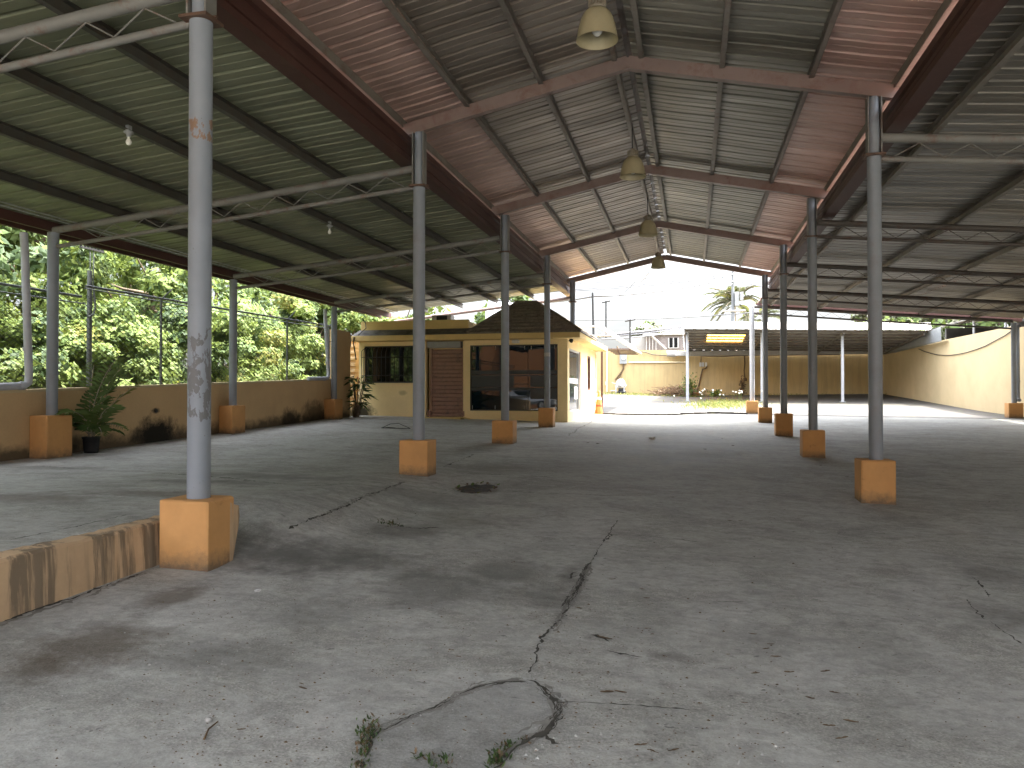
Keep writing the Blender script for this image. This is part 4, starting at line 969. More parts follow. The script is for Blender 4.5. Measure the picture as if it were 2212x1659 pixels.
# cone
cxn,cyn=-3.47,29.62; cz=gz(cxn,cyn-.3)
t=thing('traffic_cone','stacked orange traffic cones with a pale band at the kiosk corner','cone',(cxn,cyn,cz)); m=MB()
m.bevbox(cxn-.2,cxn+.2,cyn-.2,cyn+.2,cz-.02,cz+.035,.015); m.build('base','cone_orange',t)
m=MB(); m.lathe([(.155,.03),(.145,.10),(.115,.32),(.112,.34)],(cxn,cyn,cz),20); m.lathe([(.122,.345),(.12,.36),(.09,.56)],(cxn,cyn,cz),20); m.lathe([(.075,.66),(.045,.86),(.03,.90),(0,.90)],(cxn,cyn,cz),20); m.build('body','cone_orange',t)
m=MB(); m.lathe([(.0905,.56),(.0755,.66)],(cxn,cyn,cz),20); m.build('band','cone_white',t)
m=MB(); m.lathe([(.113,.34),(.121,.345)],(cxn,cyn,cz),20); m.lathe([(.118,.30),(.121,.30),(.117,.335),(.112,.335)],(cxn,cyn,cz),20); m.build('gap_ring','dark_metal',t)
# awning beyond the kiosk
aw=thing('awning','white framed sloping metal awning beside the far end of the kiosk','awning',(-3,32,3.8))
YN=30.6; A1=atY(1241,706,YN);A2=atY(1291,705,YN);A3=atY(1366,755,YN); A4=atY(1321,725,YN); A5=atY(1286,725,YN); A6=atY(1313,754,YN)
off=np.array([0,5.5,.12])
m=MB()
for a,b in ((A1,A2),(A2,A3),(A5,A4),(A2+[.12,0,.04],A3+[.12,.0,.04]),(A5,A5+off*.3),(A4,A4+off*.8),(A3,A3+off),(A2,A2+off)): m.tube([a,b],.035,8)
m.tube([A2-[.06,0,0],A2-[.06,0,1.0]],.03,6)
m.build('frame','white_paint',aw)
m=MB(); u=np.array([0,.03,.05]); n=14
for i in range(n):
    a=A2+(A3-A2)*i/n; b=A2+(A3-A2)*(i+1)/n
    m.quad(a+u,b+u,b+u+off,a+u+off); m.quad(b+u,b+u+[0,0,.03],b+u+off+[0,0,.03],b+u+off)
m.build('sheet','awning_sheet',aw)
m=MB()
for k in range(5): m=MB(); m.tube([A6+[-.1,1.0*k,.0],A3+[-.05,1.0*k,.02]],.022,6); m.build('brace','brown_frame',aw)
pz=atY(1300,755,30.9); zz_=gz(pz[0],30.9); m=MB(); m.box(pz[0]-.04,pz[0]+.04,30.86,30.94,zz_-.02,pz[2]); m.build('post','brown_frame',aw)

# ------------------------------------------------------------------ beyond the walls
def far(px,py,Y): return atY(px,py,Y)
hs=thing('stone_house','upper floor of a pale stone clad house with a dark window beyond the far wall','house',far(1435,757,64))
a=far(1393,800,64); b=far(1500,723,64); m=MB(); m.box(a[0],b[0],64,72,1.0,b[2]); m.build('wall','stone_cladding',hs)
m=MB(); c=far(1366,740,65); m.box(c[0]-.2,a[0]-.003,65,71,1.0,far(1380,728,65)[2]); m.build('side_wall','white_paint',hs)
m=MB(); p=far(1444.5,751,63.93);q=far(1465,729.5,63.93); m.box(p[0],q[0],63.95,63.99,p[2],q[2]); w_=m.build('window','dark_glass',hs)
m=MB(); mid=(p[0]+q[0])/2; 
for x in (p[0],mid,q[0]): m.box(x-.05,x+.05,63.9,63.96,p[2],q[2])
m.box(p[0],q[0],63.9,63.945,p[2]-.06,p[2]); m.build('frame','white_paint',w_)
m=MB(); m.tube([far(1403,722,63.5),far(1438,754,63.5)],.09,6)
for px in (1396,1403,1410,1417): m.tube([far(px,757,63.5),far(px,724+max(0,(px-1403)*.9),63.5)],.035,5)
m.tube([far(1388,723,63.5),far(1403,722,63.5)],.05,5); m.build('railing','white_paint',hs)
m=MB(); m.bevbox(a[0]-.15,b[0]+.1,63.8,72.2,b[2]+.003,b[2]+.15,.03); m.build('roof_edge','white_paint',hs)
up=thing('utility_pole','tall concrete power pole with crossarms and a transformer beyond the far wall','utility pole',far(1583,690,75)); px0=far(1583,600,75)[0]
m=MB(); m.tube([(px0,75,1.0),(px0,75,13.45)],[.24,.12],12); m.build('pole','pole_concrete',up)
m=MB()
for (pa,pb,ya,yb) in ((1562,1583,600,592),(1556,1598,606,609),(1566,1583,619,613)): m.tube([far(pa,ya,74.8),far(pb,yb,74.8)],.06,6)
for px,py in ((1562,600),(1567,597),(1573,595),(1556,606),(1560,607),(1599,608),(1593,606)): m.tube([far(px,py,74.8),far(px,py-7,74.8)],.06,6)
m.build('crossarm','galv',up)
m=MB(); p=far(1587,662,74.9);q=far(1605,631,74.9); m.bevbox(p[0],q[0]-.35,74.5,75.3,p[2],q[2],.06); m.bevbox(q[0]-.30,q[0],74.3,74.7,p[2]+.5,q[2]-.05,.06); m.build('transformer','box_grey',up)
m=MB(); m.tube([far(1560,672,74.8),far(1610,671,74.8)],.09,6); m.build('bracket','white_paint',up)
def wire(label,pts,r=.028):
    t=thing('power_line',label,'power line',pts[0],'power lines across the sky'); m=MB(); P=[]
    pts=[np.array(p,float) for p in pts]
    for a,b in zip(pts[:-1],pts[1:]):
        for k in range(8):
            u=k/8; q=a+(b-a)*u; q=q-[0,0,.012*np.linalg.norm(b-a)*4*u*(1-u)]; P.append(q)
    P.append(pts[-1]); m.tube(P,.02 if 'steeply' in label else max(.055,r*2.1),5); m.build('wire','wire_grey',t)
wire('topmost power line, reaching the tip of the pole',[far(1180,616,70),far(1583,579,75)],.022)
wire('upper of the two close power lines below the topmost one',[far(1180,628,70),far(1562,594,75)],.022)
wire('lower of the two close power lines below the topmost one',[far(1180,631,70),far(1566,598,75)],.022)
wire('thick power line sloping from the pole crossarm down to the rooftop mast',[far(1100,654,68),far(1282,640,55),far(1557,605,75)],.04)
wire('power line running right from the pole to the gable roof corner',[far(1599,608,75),far(1700,628,70)],.03)
wire('faint power line passing behind the coconut palm',[far(1200,691,72),far(1640,674,78)],.03)
wire('uppermost of the low lines along the far wall',[far(1300,723,60),far(1500,700,66)],.045)
wire('middle of the low lines along the far wall',[far(1300,727,60),far(1500,705,66)],.035)
wire('lowest of the low lines along the far wall',[far(1300,733,60),far(1500,712,66)],.03)
wire('thin line rising steeply from the power lines to the gable roof end',[far(1328,640,55),far(1372,608,40),(-1.35,25.3,5.55)],.012)
def aerial(label,px,y0,y1,Y,tip,tilt=0):
    t=thing('rooftop_mast',label,'mast',far(px,y1,Y),'thin masts above the far wall'); m=MB()
    m.tube([far(px,y1,Y),far(px-tilt,y0,Y)],.055,6); m.build('pole','dark_metal',t)
    m=MB(); m.tube([far(px-tilt-tip,y0+4,Y),far(px-tilt+tip,y0+(4 if tip<8 else 0),Y)],.05,6); m.build('arm','dark_metal',t)
aerial('tallest thin mast, at the kiosk awning',1282,632,722,38,2,2)
aerial('thin mast with a drooping crossbar, behind the awning',1309,650,730,54,9)
aerial('thin mast with a tilted crossbar, nearest the stone house',1361,690,757,54,11)
nb=thing('neighbour_shed','dark shed with a white roof edge behind the right wall','shed',(13,36,4)); m=MB()
m.quad((11.95,41.5,4.95),(11.95,29.0,5.05),(16,29.0,5.5),(16,41.5,5.4)); m.box(11.93,11.99,29,41.5,4.90,4.97); m.build('roof_sheet','canopy_cream',nb)
m=MB(); m.box(15.6,15.8,28,42,1,5.3); m.box(12.2,15.6,41.6,41.8,1,4.85); m.build('wall','dark_metal',nb)
for y in (31.0,34.0,37.5):
    m=MB(); m.tube([(12.1,y,3.5),(12.1,y,4.93)],.05,8); m.build('post','column_pale',nb)

# ------------------------------------------------------------------ vegetation
def sub(n): return rng.normal(size=(n,3))
def tree(name,label,cat,x,y,h,cr,group=None,mats=('leaf_lime','leaf_mid','leaf_deep'),wts=(.45,.35,.2),ncl=85,per=85,leaf=.13,elong=1.9,z0=None,lean=(0,0),bark='bark',cbase=.28,clr=.42,droop=.35,trunk_r=.16):
    z0=gz(x,y)-.3 if z0 is None else z0
    t=thing(name,label,cat,(x,y,z0),group)
    m=MB(); top=np.array([x+lean[0],y+lean[1],z0+h*.62]); b0=np.array([x,y,z0])
    mid=(b0+top)/2+[random.uniform(-.25,.25),random.uniform(-.25,.25),0]
    m.tube([b0,mid,top],[trunk_r,trunk_r*.75,trunk_r*.4],9)
    cl=[]; cc=np.array([x+lean[0],y+lean[1],z0+h*(cbase+1)/2]); rz=h*(1-cbase)/2
    while len(cl)<ncl:
        p=rng.uniform(-1,1,3); d=np.linalg.norm(p)
        if d>1 or d<.35*rng.uniform(.3,1.2): continue
        q=cc+p*np.array([cr,cr,rz])*(1+.16*math.sin(5*p[0]+3*p[1]+x)); cl.append(q)
    cl=np.array(cl)
    for i in rng.choice(ncl,min(11,ncl),replace=False):
        f=rng.uniform(.45,1); s=b0+(top-b0)*f; e=cl[i]
        k=(s+e)/2+[0,0,-.1*np.linalg.norm(e-s)]+rng.normal(size=3)*.15
        m.tube([s,k,e],[trunk_r*.36,trunk_r*.22,trunk_r*.07],6)
    m.build('trunk',bark,t)
    P=[];MI=[];Dr=[]
    for c in cl:
        r=clr*rng.uniform(.65,1.35); k=int(per*rng.uniform(.6,1.3))
        q=rng.normal(size=(k,3)); q/=np.linalg.norm(q,axis=1,keepdims=True); q*=(rng.uniform(size=(k,1))**.45)*np.array([r,r,r*.62])*1.45; P.append(c+q)
        dom=rng.choice(len(mats),p=wts); mi=np.where(rng.uniform(size=k)<.7,dom,rng.choice(len(mats),k,p=wts)); MI.append(mi)
        o=q/(np.linalg.norm(q,axis=1,keepdims=True)+1e-6)*.75+np.array([0,0,.55])+(c-cc)/(np.linalg.norm(c-cc)+1e-6)*.45; Dr.append(o)
    leafcloud('crown',np.concatenate(P),leaf,mats,None,t,elong,droop,None,np.concatenate(MI),norms=np.concatenate(Dr))
    return t
gT='trees beyond the left fence'
T=[(-16.5,9.0,8.2,3.6,'dark feathery tree at the left edge beyond the fence, behind the nearer rainwater pipe',('leaf_mid','leaf_deep','leaf_lime'),(.5,.3,.2),.11,2.6),
   (-15.2,13.5,7.4,3.0,'leafy bright green tree behind the service mast',('leaf_lime','leaf_mid','leaf_deep'),(.5,.35,.15),.15,1.8),
   (-19.5,17.5,9.4,4.4,'tall lime green tree rising to the lean-to edge left of the flaking column',('leaf_lime','leaf_yellow','leaf_mid'),(.6,.1,.3),.16,1.9),
   (-15.8,20.0,6.6,2.9,'spreading tree with a bare slanting limb behind the middle fence posts',('leaf_lime','leaf_mid','leaf_deep'),(.45,.35,.2),.14,2.0),
   (-21.5,26.0,9.3,4.8,'large tree showing a forked brown limb right of the flaking column',('leaf_mid','leaf_lime','leaf_deep'),(.4,.4,.2),.16,2.0),
   (-16.5,28.5,6.8,3.2,'round bright tree beyond the fence next to the kiosk end of the wall',('leaf_lime','leaf_mid','leaf_yellow'),(.55,.35,.1),.16,1.9),
   (-26,13.5,11,5.2,'tall dark tree at the back of the trees beyond the fence',('leaf_deep','leaf_mid','leaf_lime'),(.4,.4,.2),.2,2.0),
   (-15.0,5.0,7.0,3.4,'dark tree outside the left edge beyond the fence',('leaf_mid','leaf_deep','leaf_lime'),(.45,.3,.25),.14,2.2),
   (-24.5,36,9.5,5.2,'pale distant tree above the far left column',('leaf_lime','leaf_mid','leaf_deep'),(.4,.45,.15),.2,1.9)]
for x,y,h,cr,lab,mt,wt,lf,el in T: tree('tree',lab,'tree',x,y,h,cr,gT,mt,wt,leaf=lf*.62,elong=el*1.15,ncl=int(46+cr*13),per=230,cbase=.16,clr=.44)
B=[(-12.4,6.8,2.9,1.5,'yellowish bush low against the fence at the left edge',('leaf_yellow','leaf_lime','leaf_mid'),(.4,.4,.2)),
   (-12.2,9.6,2.7,1.5,'lime bush behind the nearer rainwater pipe, low against the fence',('leaf_lime','leaf_mid','leaf_deep'),(.6,.3,.1)),
   (-12.6,12.3,2.9,1.6,'lime bush behind the potted palm',('leaf_lime','leaf_mid','leaf_deep'),(.6,.28,.12)),
   (-12.3,15.0,2.7,1.5,'dense lime bush at the fence left of the flaking column',('leaf_lime','leaf_mid','leaf_yellow'),(.6,.3,.1)),
   (-12.7,17.6,3.0,1.6,'dark green bush at the fence between the flaking column and the middle left column',('leaf_mid','leaf_deep','leaf_lime'),(.45,.25,.3)),
   (-12.3,20.3,3.1,1.6,'bright bush with yellow patches at the fence beside the far left column',('leaf_lime','leaf_mid','leaf_yellow'),(.6,.25,.15)),
   (-13.2,23.5,3.6,1.9,'lime bush just behind the tall wall stub',('leaf_lime','leaf_mid','leaf_deep'),(.55,.3,.15)),
   (-14.5,16.2,3.6,2.0,'tall lime bush in the second row behind the fence',('leaf_lime','leaf_mid','leaf_deep'),(.5,.35,.15))]
for x,y,h,cr,lab,mt,wt in B: tree('bush',lab,'bush',x-.9,y,h+.3,cr+.1,'bushes along the fence',mt,wt,ncl=48,per=190,leaf=.092,elong=1.8,cbase=.02,clr=.34,trunk_r=.05,droop=.2)
# bare slanting limbs seen among the leaves
t=[o for o in bpy.data.objects if o.get('label','').startswith('spreading tree with')][0]
m=MB(); m.tube([atY(425,570,18),atY(460,545,18),atY(545,500,18)],[.06,.045,.02],6); m.tube([atY(410,560,18),atY(425,570,18),atY(440,610,18)],.07,6); m.build('bare_limb','pale_bark',t)
t=[o for o in bpy.data.objects if o.get('label','').startswith('large tree showing')][0]
m=MB(); m.tube([atY(460,552,22),atY(505,515,22),atY(560,490,22)],[.10,.14,.07],7); m.tube([atY(505,515,22),atY(530,470,22)],[.09,.04],6); m.build('bare_limb','bark',t)
# trees behind the kiosk and to the right
tree('tree','leafy green tree close behind the kiosk roof, left of the pale tank','tree',-8.0,33.0,5.9,1.35,'trees behind the kiosk',('leaf_mid','leaf_deep','leaf_lime'),(.5,.3,.2),ncl=55,per=80,leaf=.16,cbase=.15,clr=.34)
tree('tree','pale green tree behind the flat kiosk parapet','tree',-13.5,33.0,6.4,2.7,'trees behind the kiosk',('leaf_lime','leaf_mid','leaf_yellow'),(.55,.3,.15),ncl=60,per=80,leaf=.17,cbase=.2,clr=.42)
tree('tree','large leaved tree behind the outside stair','tree',-15.5,30.0,5.6,2.2,'trees behind the kiosk',('leaf_lime','leaf_mid','leaf_deep'),(.5,.35,.15),ncl=50,per=80,leaf=.2,cbase=.2,clr=.4)
tree('tree','pale tree above the right end of the far canopy','tree',13.5,55,7.6,3.4,'trees beyond the right wall',('leaf_pale','leaf_mid','leaf_lime'),(.5,.3,.2),ncl=80,per=80,leaf=.26,cbase=.2,clr=.55)
tree('tree','dark green tree over the neighbouring shed roof','tree',17.5,50,7.0,3.0,'trees beyond the right wall',('leaf_mid','leaf_pale','leaf_deep'),(.45,.35,.2),ncl=70,per=80,leaf=.26,cbase=.2,clr=.5)
p=atY(1398,712,76); tree('tree','small distant tree with white blossom beside the stone house','tree',p[0],76,p[2]-gz(0,56)+.9,1.9,None,('leaf_pale','petal','leaf_mid'),(.45,.35,.2),ncl=30,per=45,leaf=.3,cbase=.72,clr=.4)
def frond(base,az,L,arch,n,leafL,wd,P,mats_i,droop=.6,up=1.0,wind=None):
    """feather leaf: midrib leaves the crown at an elevation set by up, bends over by droop; narrow leaflets on both sides"""
    pts=[np.array(base,float)]; el=math.atan2(up,max(.05,arch)); h=np.array([math.cos(az),math.sin(az),0])
    for i in range(1,n):
        s=i/(n-1); e=el-droop*1.9*s**1.3; d=h*math.cos(e)+np.array([0,0,math.sin(e)])
        if wind is not None: d=d+np.array(wind)*s; d/=np.linalg.norm(d)
        pts.append(pts[-1]+d*L/(n-1))
    for i in range(max(2,n//6),n):
        t=pts[min(i+1,n-1)]-pts[i-1]; t/=np.linalg.norm(t)+1e-9; s=i/(n-1)
        side=np.cross(t,[0,0,1.0]); side/=np.linalg.norm(side)+1e-9; nn=np.cross(side,t)
        l=leafL*(math.sin(PI*min(1,.2+s*.78))**.6+.15)
        for sg in (-1,1):
            dr=side*sg*.85+t*.6+nn*.22+rng.normal(size=3)*.07; dr/=np.linalg.norm(dr)
            q=pts[i]+t*rng.uniform(-.3,.3)*L/n; mid=q+dr*l*.5; tip=q+dr*l+np.array([0,0,-.30*l]); wv=np.cross(dr,nn); wv/=np.linalg.norm(wv)+1e-9
            P.append((q,mid+wv*wd,tip,mid-wv*wd,mats_i))
    return pts
def leaf_build(name,P,mats,par):
    m=MB()
    for a,b,c,d,mi in P: m.add([a,b,c,d],[(0,1,2),(0,2,3)],mi)
    return m.build(name,mats,par)
# potted palm
_q=atX(197,969,-9.93); pb=np.array([_q[0],_q[1],gz(_q[0],_q[1])]); t=thing('potted_palm','potted areca palm with one yellowing frond in a black pot by the left wall','potted plant',pb); x,y,z=pb
m=MB(); m.lathe([(.0,.01),(.105,.0),(.118,.06),(.132,.24),(.145,.245),(.145,.275),(.13,.275),(.122,.23),(0,.225)],(x,y,z),22); m.build('pot','black_rubber',t)
P=[];st=MB()
specs=[(1.6,1.5,.35,1.25,0),(1.2,1.3,.3,1.3,0),(1.9,1.25,.4,1.2,0),(0.35,1.2,.85,1.05,1),(2.6,1.05,.9,.8,0),(3.3,.95,1.0,.55,0),(-.5,1.0,.8,.85,0),(-1.4,.85,.8,.75,0),(4.2,.9,.9,.6,2),(0.0,.7,.9,.45,0),(-2.4,.75,.9,.6,2),(1.0,1.35,.45,1.05,0),(2.2,1.3,.5,1.1,0),(5.6,.6,1.0,.35,0),(3.0,.55,1.0,.35,2),(.7,.5,.9,.4,2),(-1.0,.5,.8,.45,2),(2.0,.6,.8,.5,2),(4.6,.55,.8,.45,0)]
for az,L,ar,u,mi in specs:
    b=(x+random.uniform(-.05,.05),y+random.uniform(-.05,.05),z+.24+random.uniform(0,.12)); pts=frond(b,az,L*1.15,ar*.5,20,.30 if L>.8 else .2,.0055,P,mi,.42 if L>1.1 else .72,u)
    st.tube(pts[::3],[.009*(1-.7*i/len(pts[::3])) for i in range(len(pts[::3]))],5)
leaf_build('fronds',P,['leaf_mid','leaf_yellow','leaf_dark'],t); st.build('stems','pale_bark',t)
# coconut palm far away
p=atY(1586,655,79); t=thing('coconut_palm','wind-blown coconut palm behind the power pole','palm tree',(p[0],79,1.7)); m=MB()
m.tube([(p[0]+.3,79,1.0),(p[0]+.1,79,5),p],[.22,.18,.16],8); m.build('trunk','pale_bark',t)
P=[]; st=MB()
for i in range(30):
    az=random.uniform(0,2*PI); u=random.choice([1.6,1.1,.8,.5,.2,-.1,-.4]); L=random.uniform(2.6,3.6); pts=frond(p+rng.normal(size=3)*.15,az,L,.8,30,.62,.03,P,random.choice([0,1,1,2]),.62,u,(-.35,0,-.1)); st.tube(pts[::5],.04,4)
leaf_build('fronds',P,['leaf_pale','leaf_pale','grass_dry'],t); st.build('midribs','pale_bark',t)  # washed grey-green fronds: distance haze painted into the leaf colour
p2=atY(1640,690,82); t=thing('coconut_palm','lower coconut palm half hidden behind the pale right-hand column','palm tree',(p2[0],82,1.7)); m=MB(); m.tube([(p2[0],82,1),p2],[.2,.15],8); m.build('trunk','pale_bark',t)
P=[]
for i in range(18): frond(p2,random.uniform(0,2*PI),random.uniform(2.2,3.2),.8,24,.6,.03,P,random.choice([0,1,2]),.6,random.choice([1.2,.8,.4,0]))
leaf_build('fronds',P,['leaf_pale','leaf_pale','grass_dry'],t)  # same leaf colour, paled to imitate haze
# broad leaved plant by the stair
pb=np.array([-9.95,21.75,gz(-9.95,21.75)]); t=thing('leafy_plant','broad leaved dark green plant by the outside stair','plant',pb); P=[];st=MB()
for i in range(26):
    a=random.uniform(0,2*PI); hh=random.uniform(.35,1.25); r=random.uniform(.05,.3); e=pb+[r*math.cos(a)*1.2,r*math.sin(a),hh]; st.tube([pb+rng.normal(size=3)*[.06,.06,0],(pb+e)/2+[.02,0,.05],e],.009,4)
    for k in range(3):
        az=a+random.uniform(-1.2,1.2); L=random.uniform(.22,.42); d=np.array([math.cos(az),math.sin(az),random.uniform(-.9,.2)]); d/=np.linalg.norm(d); w_=np.cross(d,[0,0,1.0]); w_/=np.linalg.norm(w_)
        P.append((e,e+d*L*.45+w_*L*.17+[0,0,.04],e+d*L,e+d*L*.45-w_*L*.17+[0,0,.04],random.choice([0,0,1])))
leaf_build('leaves',P,['leaf_deep','leaf_dark'],t); st.build('stems','bark',t)
pb=np.array([-10.15,22.25,gz(-10.15,22.25)]); t=thing('leafy_plant','thin plant with drooping dark red leaves beside the stair','plant',pb); P=[]; st=MB(); st.tube([pb,pb+[.02,0,.7],pb+[.05,0,1.15]],.014,5)
for i in range(26):
    e=pb+[.04,0,random.uniform(.75,1.35)]; az=random.uniform(0,2*PI); d=np.array([math.cos(az),math.sin(az),random.uniform(-1.2,.3)]); d/=np.linalg.norm(d); w_=np.cross(d,[0,0,1.0]); w_/=np.linalg.norm(w_); L=random.uniform(.14,.24)
    P.append((e,e+d*L*.5+w_*.025,e+d*L,e+d*L*.5-w_*.025,0))
leaf_build('leaves',P,['leaf_red'],t); st.build('stem','bark',t)
pb=gp(641,908); t=thing('planter','small black planter box with soil against the left wall','planter',pb); x,y,z=pb; x-=.02; y+=.15
m=MB(); m.add([(x-.2,y-.14,z),(x+.2,y-.14,z),(x+.2,y+.14,z),(x-.2,y+.14,z),(x-.25,y-.18,z+.26),(x+.25,y-.18,z+.26),(x+.25,y+.18,z+.26),(x-.25,y+.18,z+.26)],[(0,3,2,1),(0,1,5,4),(1,2,6,5),(2,3,7,6),(3,0,4,7)]); m.box(x-.27,x+.27,y-.20,y-.17,z+.23,z+.27); m.box(x-.27,x+.27,y+.17,y+.20,z+.23,z+.27); m.build('box','black_rubber',t)
m=MB(); m.lathe([(.22,.0),(.18,.03),(.1,.05),(0,.06)],(x,y,z+.21),12); m.build('soil','crack_dirt',t)
# brush pile, far shrub and weeds
def gp2(px,py): return gp(px,py)
bx=float(atY(1463,846,47.8)[0]); bz=gz(bx,47.8)
t=thing('brush_pile','heap of dry brown branches against the far wall','brush pile',(bx,47.8,bz)); m=MB()
for i in range(420):
    a=rng.normal(size=3)*[.62,.35,.0]; z0_=abs(rng.normal())*.28; s=np.array([bx+a[0],47.8+a[1],bz+.03+min(z0_,.55)*(1-min(1,abs(a[0])/1.6)*.6)]); d=rng.normal(size=3)*[.4,.25,.12]
    m.tube([s-d,s+rng.normal(size=3)*.05,s+d],random.uniform(.006,.018),4,smooth=False)
m.build('branches','dry_brush',t)
pts=np.array([bx,47.8,bz+.12])+rng.normal(size=(900,3))*[.6,.3,.12]; pts[:,2]=np.maximum(pts[:,2],bz+.02); leafcloud('dry_leaves',pts,.09,['dry_brush','dead_leaf'],[.5,.5],t)
def smallbush(name,label,cat,px,py,Y,h,r,mats,wts,n=700,leaf=.09,group=None):
    x=float(atY(px,py,Y)[0]); z=gz(x,Y); t=thing(name,label,cat,(x,Y,z),group); m=MB()
    for i in range(9): m.tube([(x,Y,z),(x+random.uniform(-r,r)*.5,Y+random.uniform(-r,r)*.4,z+h*.5),(x+random.uniform(-r,r),Y+random.uniform(-r,r),z+h*random.uniform(.6,1))],.008,4)
    m.build('stems','bark',t); p=np.array([x,Y,z+h*.5])+rng.normal(size=(n,3))*[r*.5,r*.5,h*.26]; p[:,2]=np.maximum(p[:,2],z+.02); leafcloud('leaves',p,leaf,mats,wts,t); return t
smallbush('shrub','green weedy shrub growing behind the left canopy post','shrub',1490,846,46.8,1.2,.42,['leaf_mid','leaf_lime'],[.6,.4],380)
smallbush('shrub','low green weed at the foot of the far wall right of the brush pile','shrub',1545,846,47.5,.38,.35,['leaf_mid','leaf_lime'],[.6,.4],160)
smallbush('shrub','thin dark stalk plant standing against the far wall','shrub',1604,846,49.3,1.05,.18,['dead_leaf','dry_brush'],[.5,.5],160,.10)
def tufts(name,label,cells,h,n,mats,wts,wd=.006,kind=None,flowers=None):
    P=[]
    for (cx,cy,rx,ry,k) in cells:
        for i in range(int(n*k)):
            x=cx+rng.normal()*rx; y=cy+rng.normal()*ry; z=gz(x,y); az=rng.uniform(0,2*PI); L=h*rng.uniform(.4,1.2); d=np.array([math.cos(az)*.5,math.sin(az)*.5,1.0]); d/=np.linalg.norm(d); s=np.array([-math.sin(az),math.cos(az),0])*wd
            b=np.array([x,y,z]); tip=b+d*L+np.array([math.cos(az),math.sin(az),-.4])*L*.3
            P.append((b-s,b+s,b+d*L*.6+s*.8,tip,int(rng.choice(len(mats),p=wts))))
    m=MB()
    for a,b,c,d,mi in P: m.add([a,b,c,d],[(0,1,2,3)],mi)
    if flowers:
        for (cx,cy,rx,ry,k,hh) in flowers:
            for i in range(k):
                x=cx+rng.normal()*rx; y=cy+rng.normal()*ry; z=gz(x,y)+hh*rng.uniform(.5,1.15); m.tube([(x,y,gz(x,y)),(x+.03,y,z)],.006,3,len(mats)); m.lathe([(0,-.03),(.025,-.02),(.04,.01),(.02,.04),(0,.045)],(x+.03,y,z),7,len(mats)+1)
        mats=list(mats)+['leaf_mid','petal']
    o=m.build(name,list(mats)); o['kind']='stuff'; o['label']=label; o['category']=cat if False else name.replace('_',' ')
    return o
fw1=gp(1562,872)
tufts('weeds','dry flowering weeds and yellow grass growing from the yard paving',[(fw1[0]-.3,fw1[1]-2.5,.7,1.6,1.2),(fw1[0]+.2,fw1[1]+1,.8,1.4,1.2),(-2.5,47.5,1.6,.7,.8),(-4.2,48.6,1.0,.4,.4),(3,48.9,3,.3,.3)],.16,700,['grass_dry','leaf_lime','leaf_mid'],[.8,.1,.1],.012,flowers=[(fw1[0],fw1[1]+1.0,.8,1.2,24,.55)])
# weeds in the floor cracks near the camera
def crackweed(label,cells,seed):
    P=[]; c0=None
    for (px,py,n,sp,h) in cells:
        c=gp(px,py); c0=c if c0 is None else c0
        for i in range(n):
            x=c[0]+rng.normal()*sp; y=c[1]+rng.normal()*sp*1.4; z=gz(x,y); az=rng.uniform(0,2*PI); L=h*rng.uniform(.4,1.2); el=rng.uniform(.25,1.3); d=np.array([math.cos(az)*math.cos(el),math.sin(az)*math.cos(el),math.sin(el)]); s=np.cross(d,[0,0,1.0]); s/=np.linalg.norm(s)+1e-9
            b=np.array([x,y,z])+rng.uniform(0,.6)*np.array([0,0,h]); P.append((b,b+d*L*.5+s*L*.2,b+d*L,b+d*L*.5-s*L*.2,int(rng.choice(3,p=[.5,.3,.2]))))
    t=thing('crack_weed',label,'weed',c0,'weeds growing in the floor cracks'); leaf_build('leaves',P,['leaf_deep','dead_leaf','leaf_mid'],t)
crackweed('weed with dry grey-green leaves at the left edge of the cement repair',[(798,1580,80,.022,.024),(792,1596,90,.024,.022),(788,1606,40,.014,.02),(787,1618,50,.018,.02),(783,1635,60,.018,.02),(778,1655,50,.018,.022),(800,1562,16,.014,.03)],1)
crackweed('bright green weed tuft at the bottom right edge of the cement repair',[(1075,1642,80,.018,.03),(1088,1622,40,.014,.024),(1100,1612,25,.012,.02),(1130,1600,20,.02,.016),(1066,1657,60,.018,.03)],2)
crackweed('tiny green sprouts at the bottom of the cement repair',[(906,1640,12,.008,.035),(935,1655,26,.015,.03),(965,1652,20,.012,.03)],3)
crackweed('small weed line in the dark break in front of the second column',[(838,1133,40,.05,.035),(852,1136,30,.04,.03)],4)
# broken drain hole
c=gp(1030,1056); t=thing('drain_hole','broken floor drain hole drawn as a flat dark patch with dead leaves','drain',c); m=MB()
ang=np.linspace(0,2*PI,22,endpoint=False); rim=[(c[0]+.24*math.cos(a)*(1+.17*rng.normal()),c[1]+.34*math.sin(a)*(1+.15*rng.normal())) for a in ang]
vs=[(x,y,gz(x,y)+.005) for x,y in rim]; m.add(vs+[(c[0],c[1],gz(c[0],c[1])+.0045)],[(i,(i+1)%22,22) for i in range(22)]); m.build('hole','crack_dirt',t)  # shaded depth of the hole painted as a flat soil-dark patch
P=[]
for i in range(70):
    a=rng.uniform(0,2*PI); r=rng.uniform(.75,1.1) if i%3 else rng.uniform(0,.9); x=c[0]+.27*math.cos(a)*r; y=c[1]+.42*math.sin(a)*r; z=gz(x,y)+.008; az=rng.uniform(0,2*PI); L=rng.uniform(.04,.09); d=np.array([math.cos(az),math.sin(az),rng.uniform(-.1,.5)]); s=np.array([-d[1],d[0],0])*.3
    b=np.array([x,y,z]); P.append((b,b+d*L*.5+s*L,b+d*L,b+d*L*.5-s*L,int(rng.choice(3,p=[.7,.2,.1]))))
leaf_build('leaf_debris',P,['dead_leaf','leaf_yellow','leaf_mid'],t)['kind']='stuff'
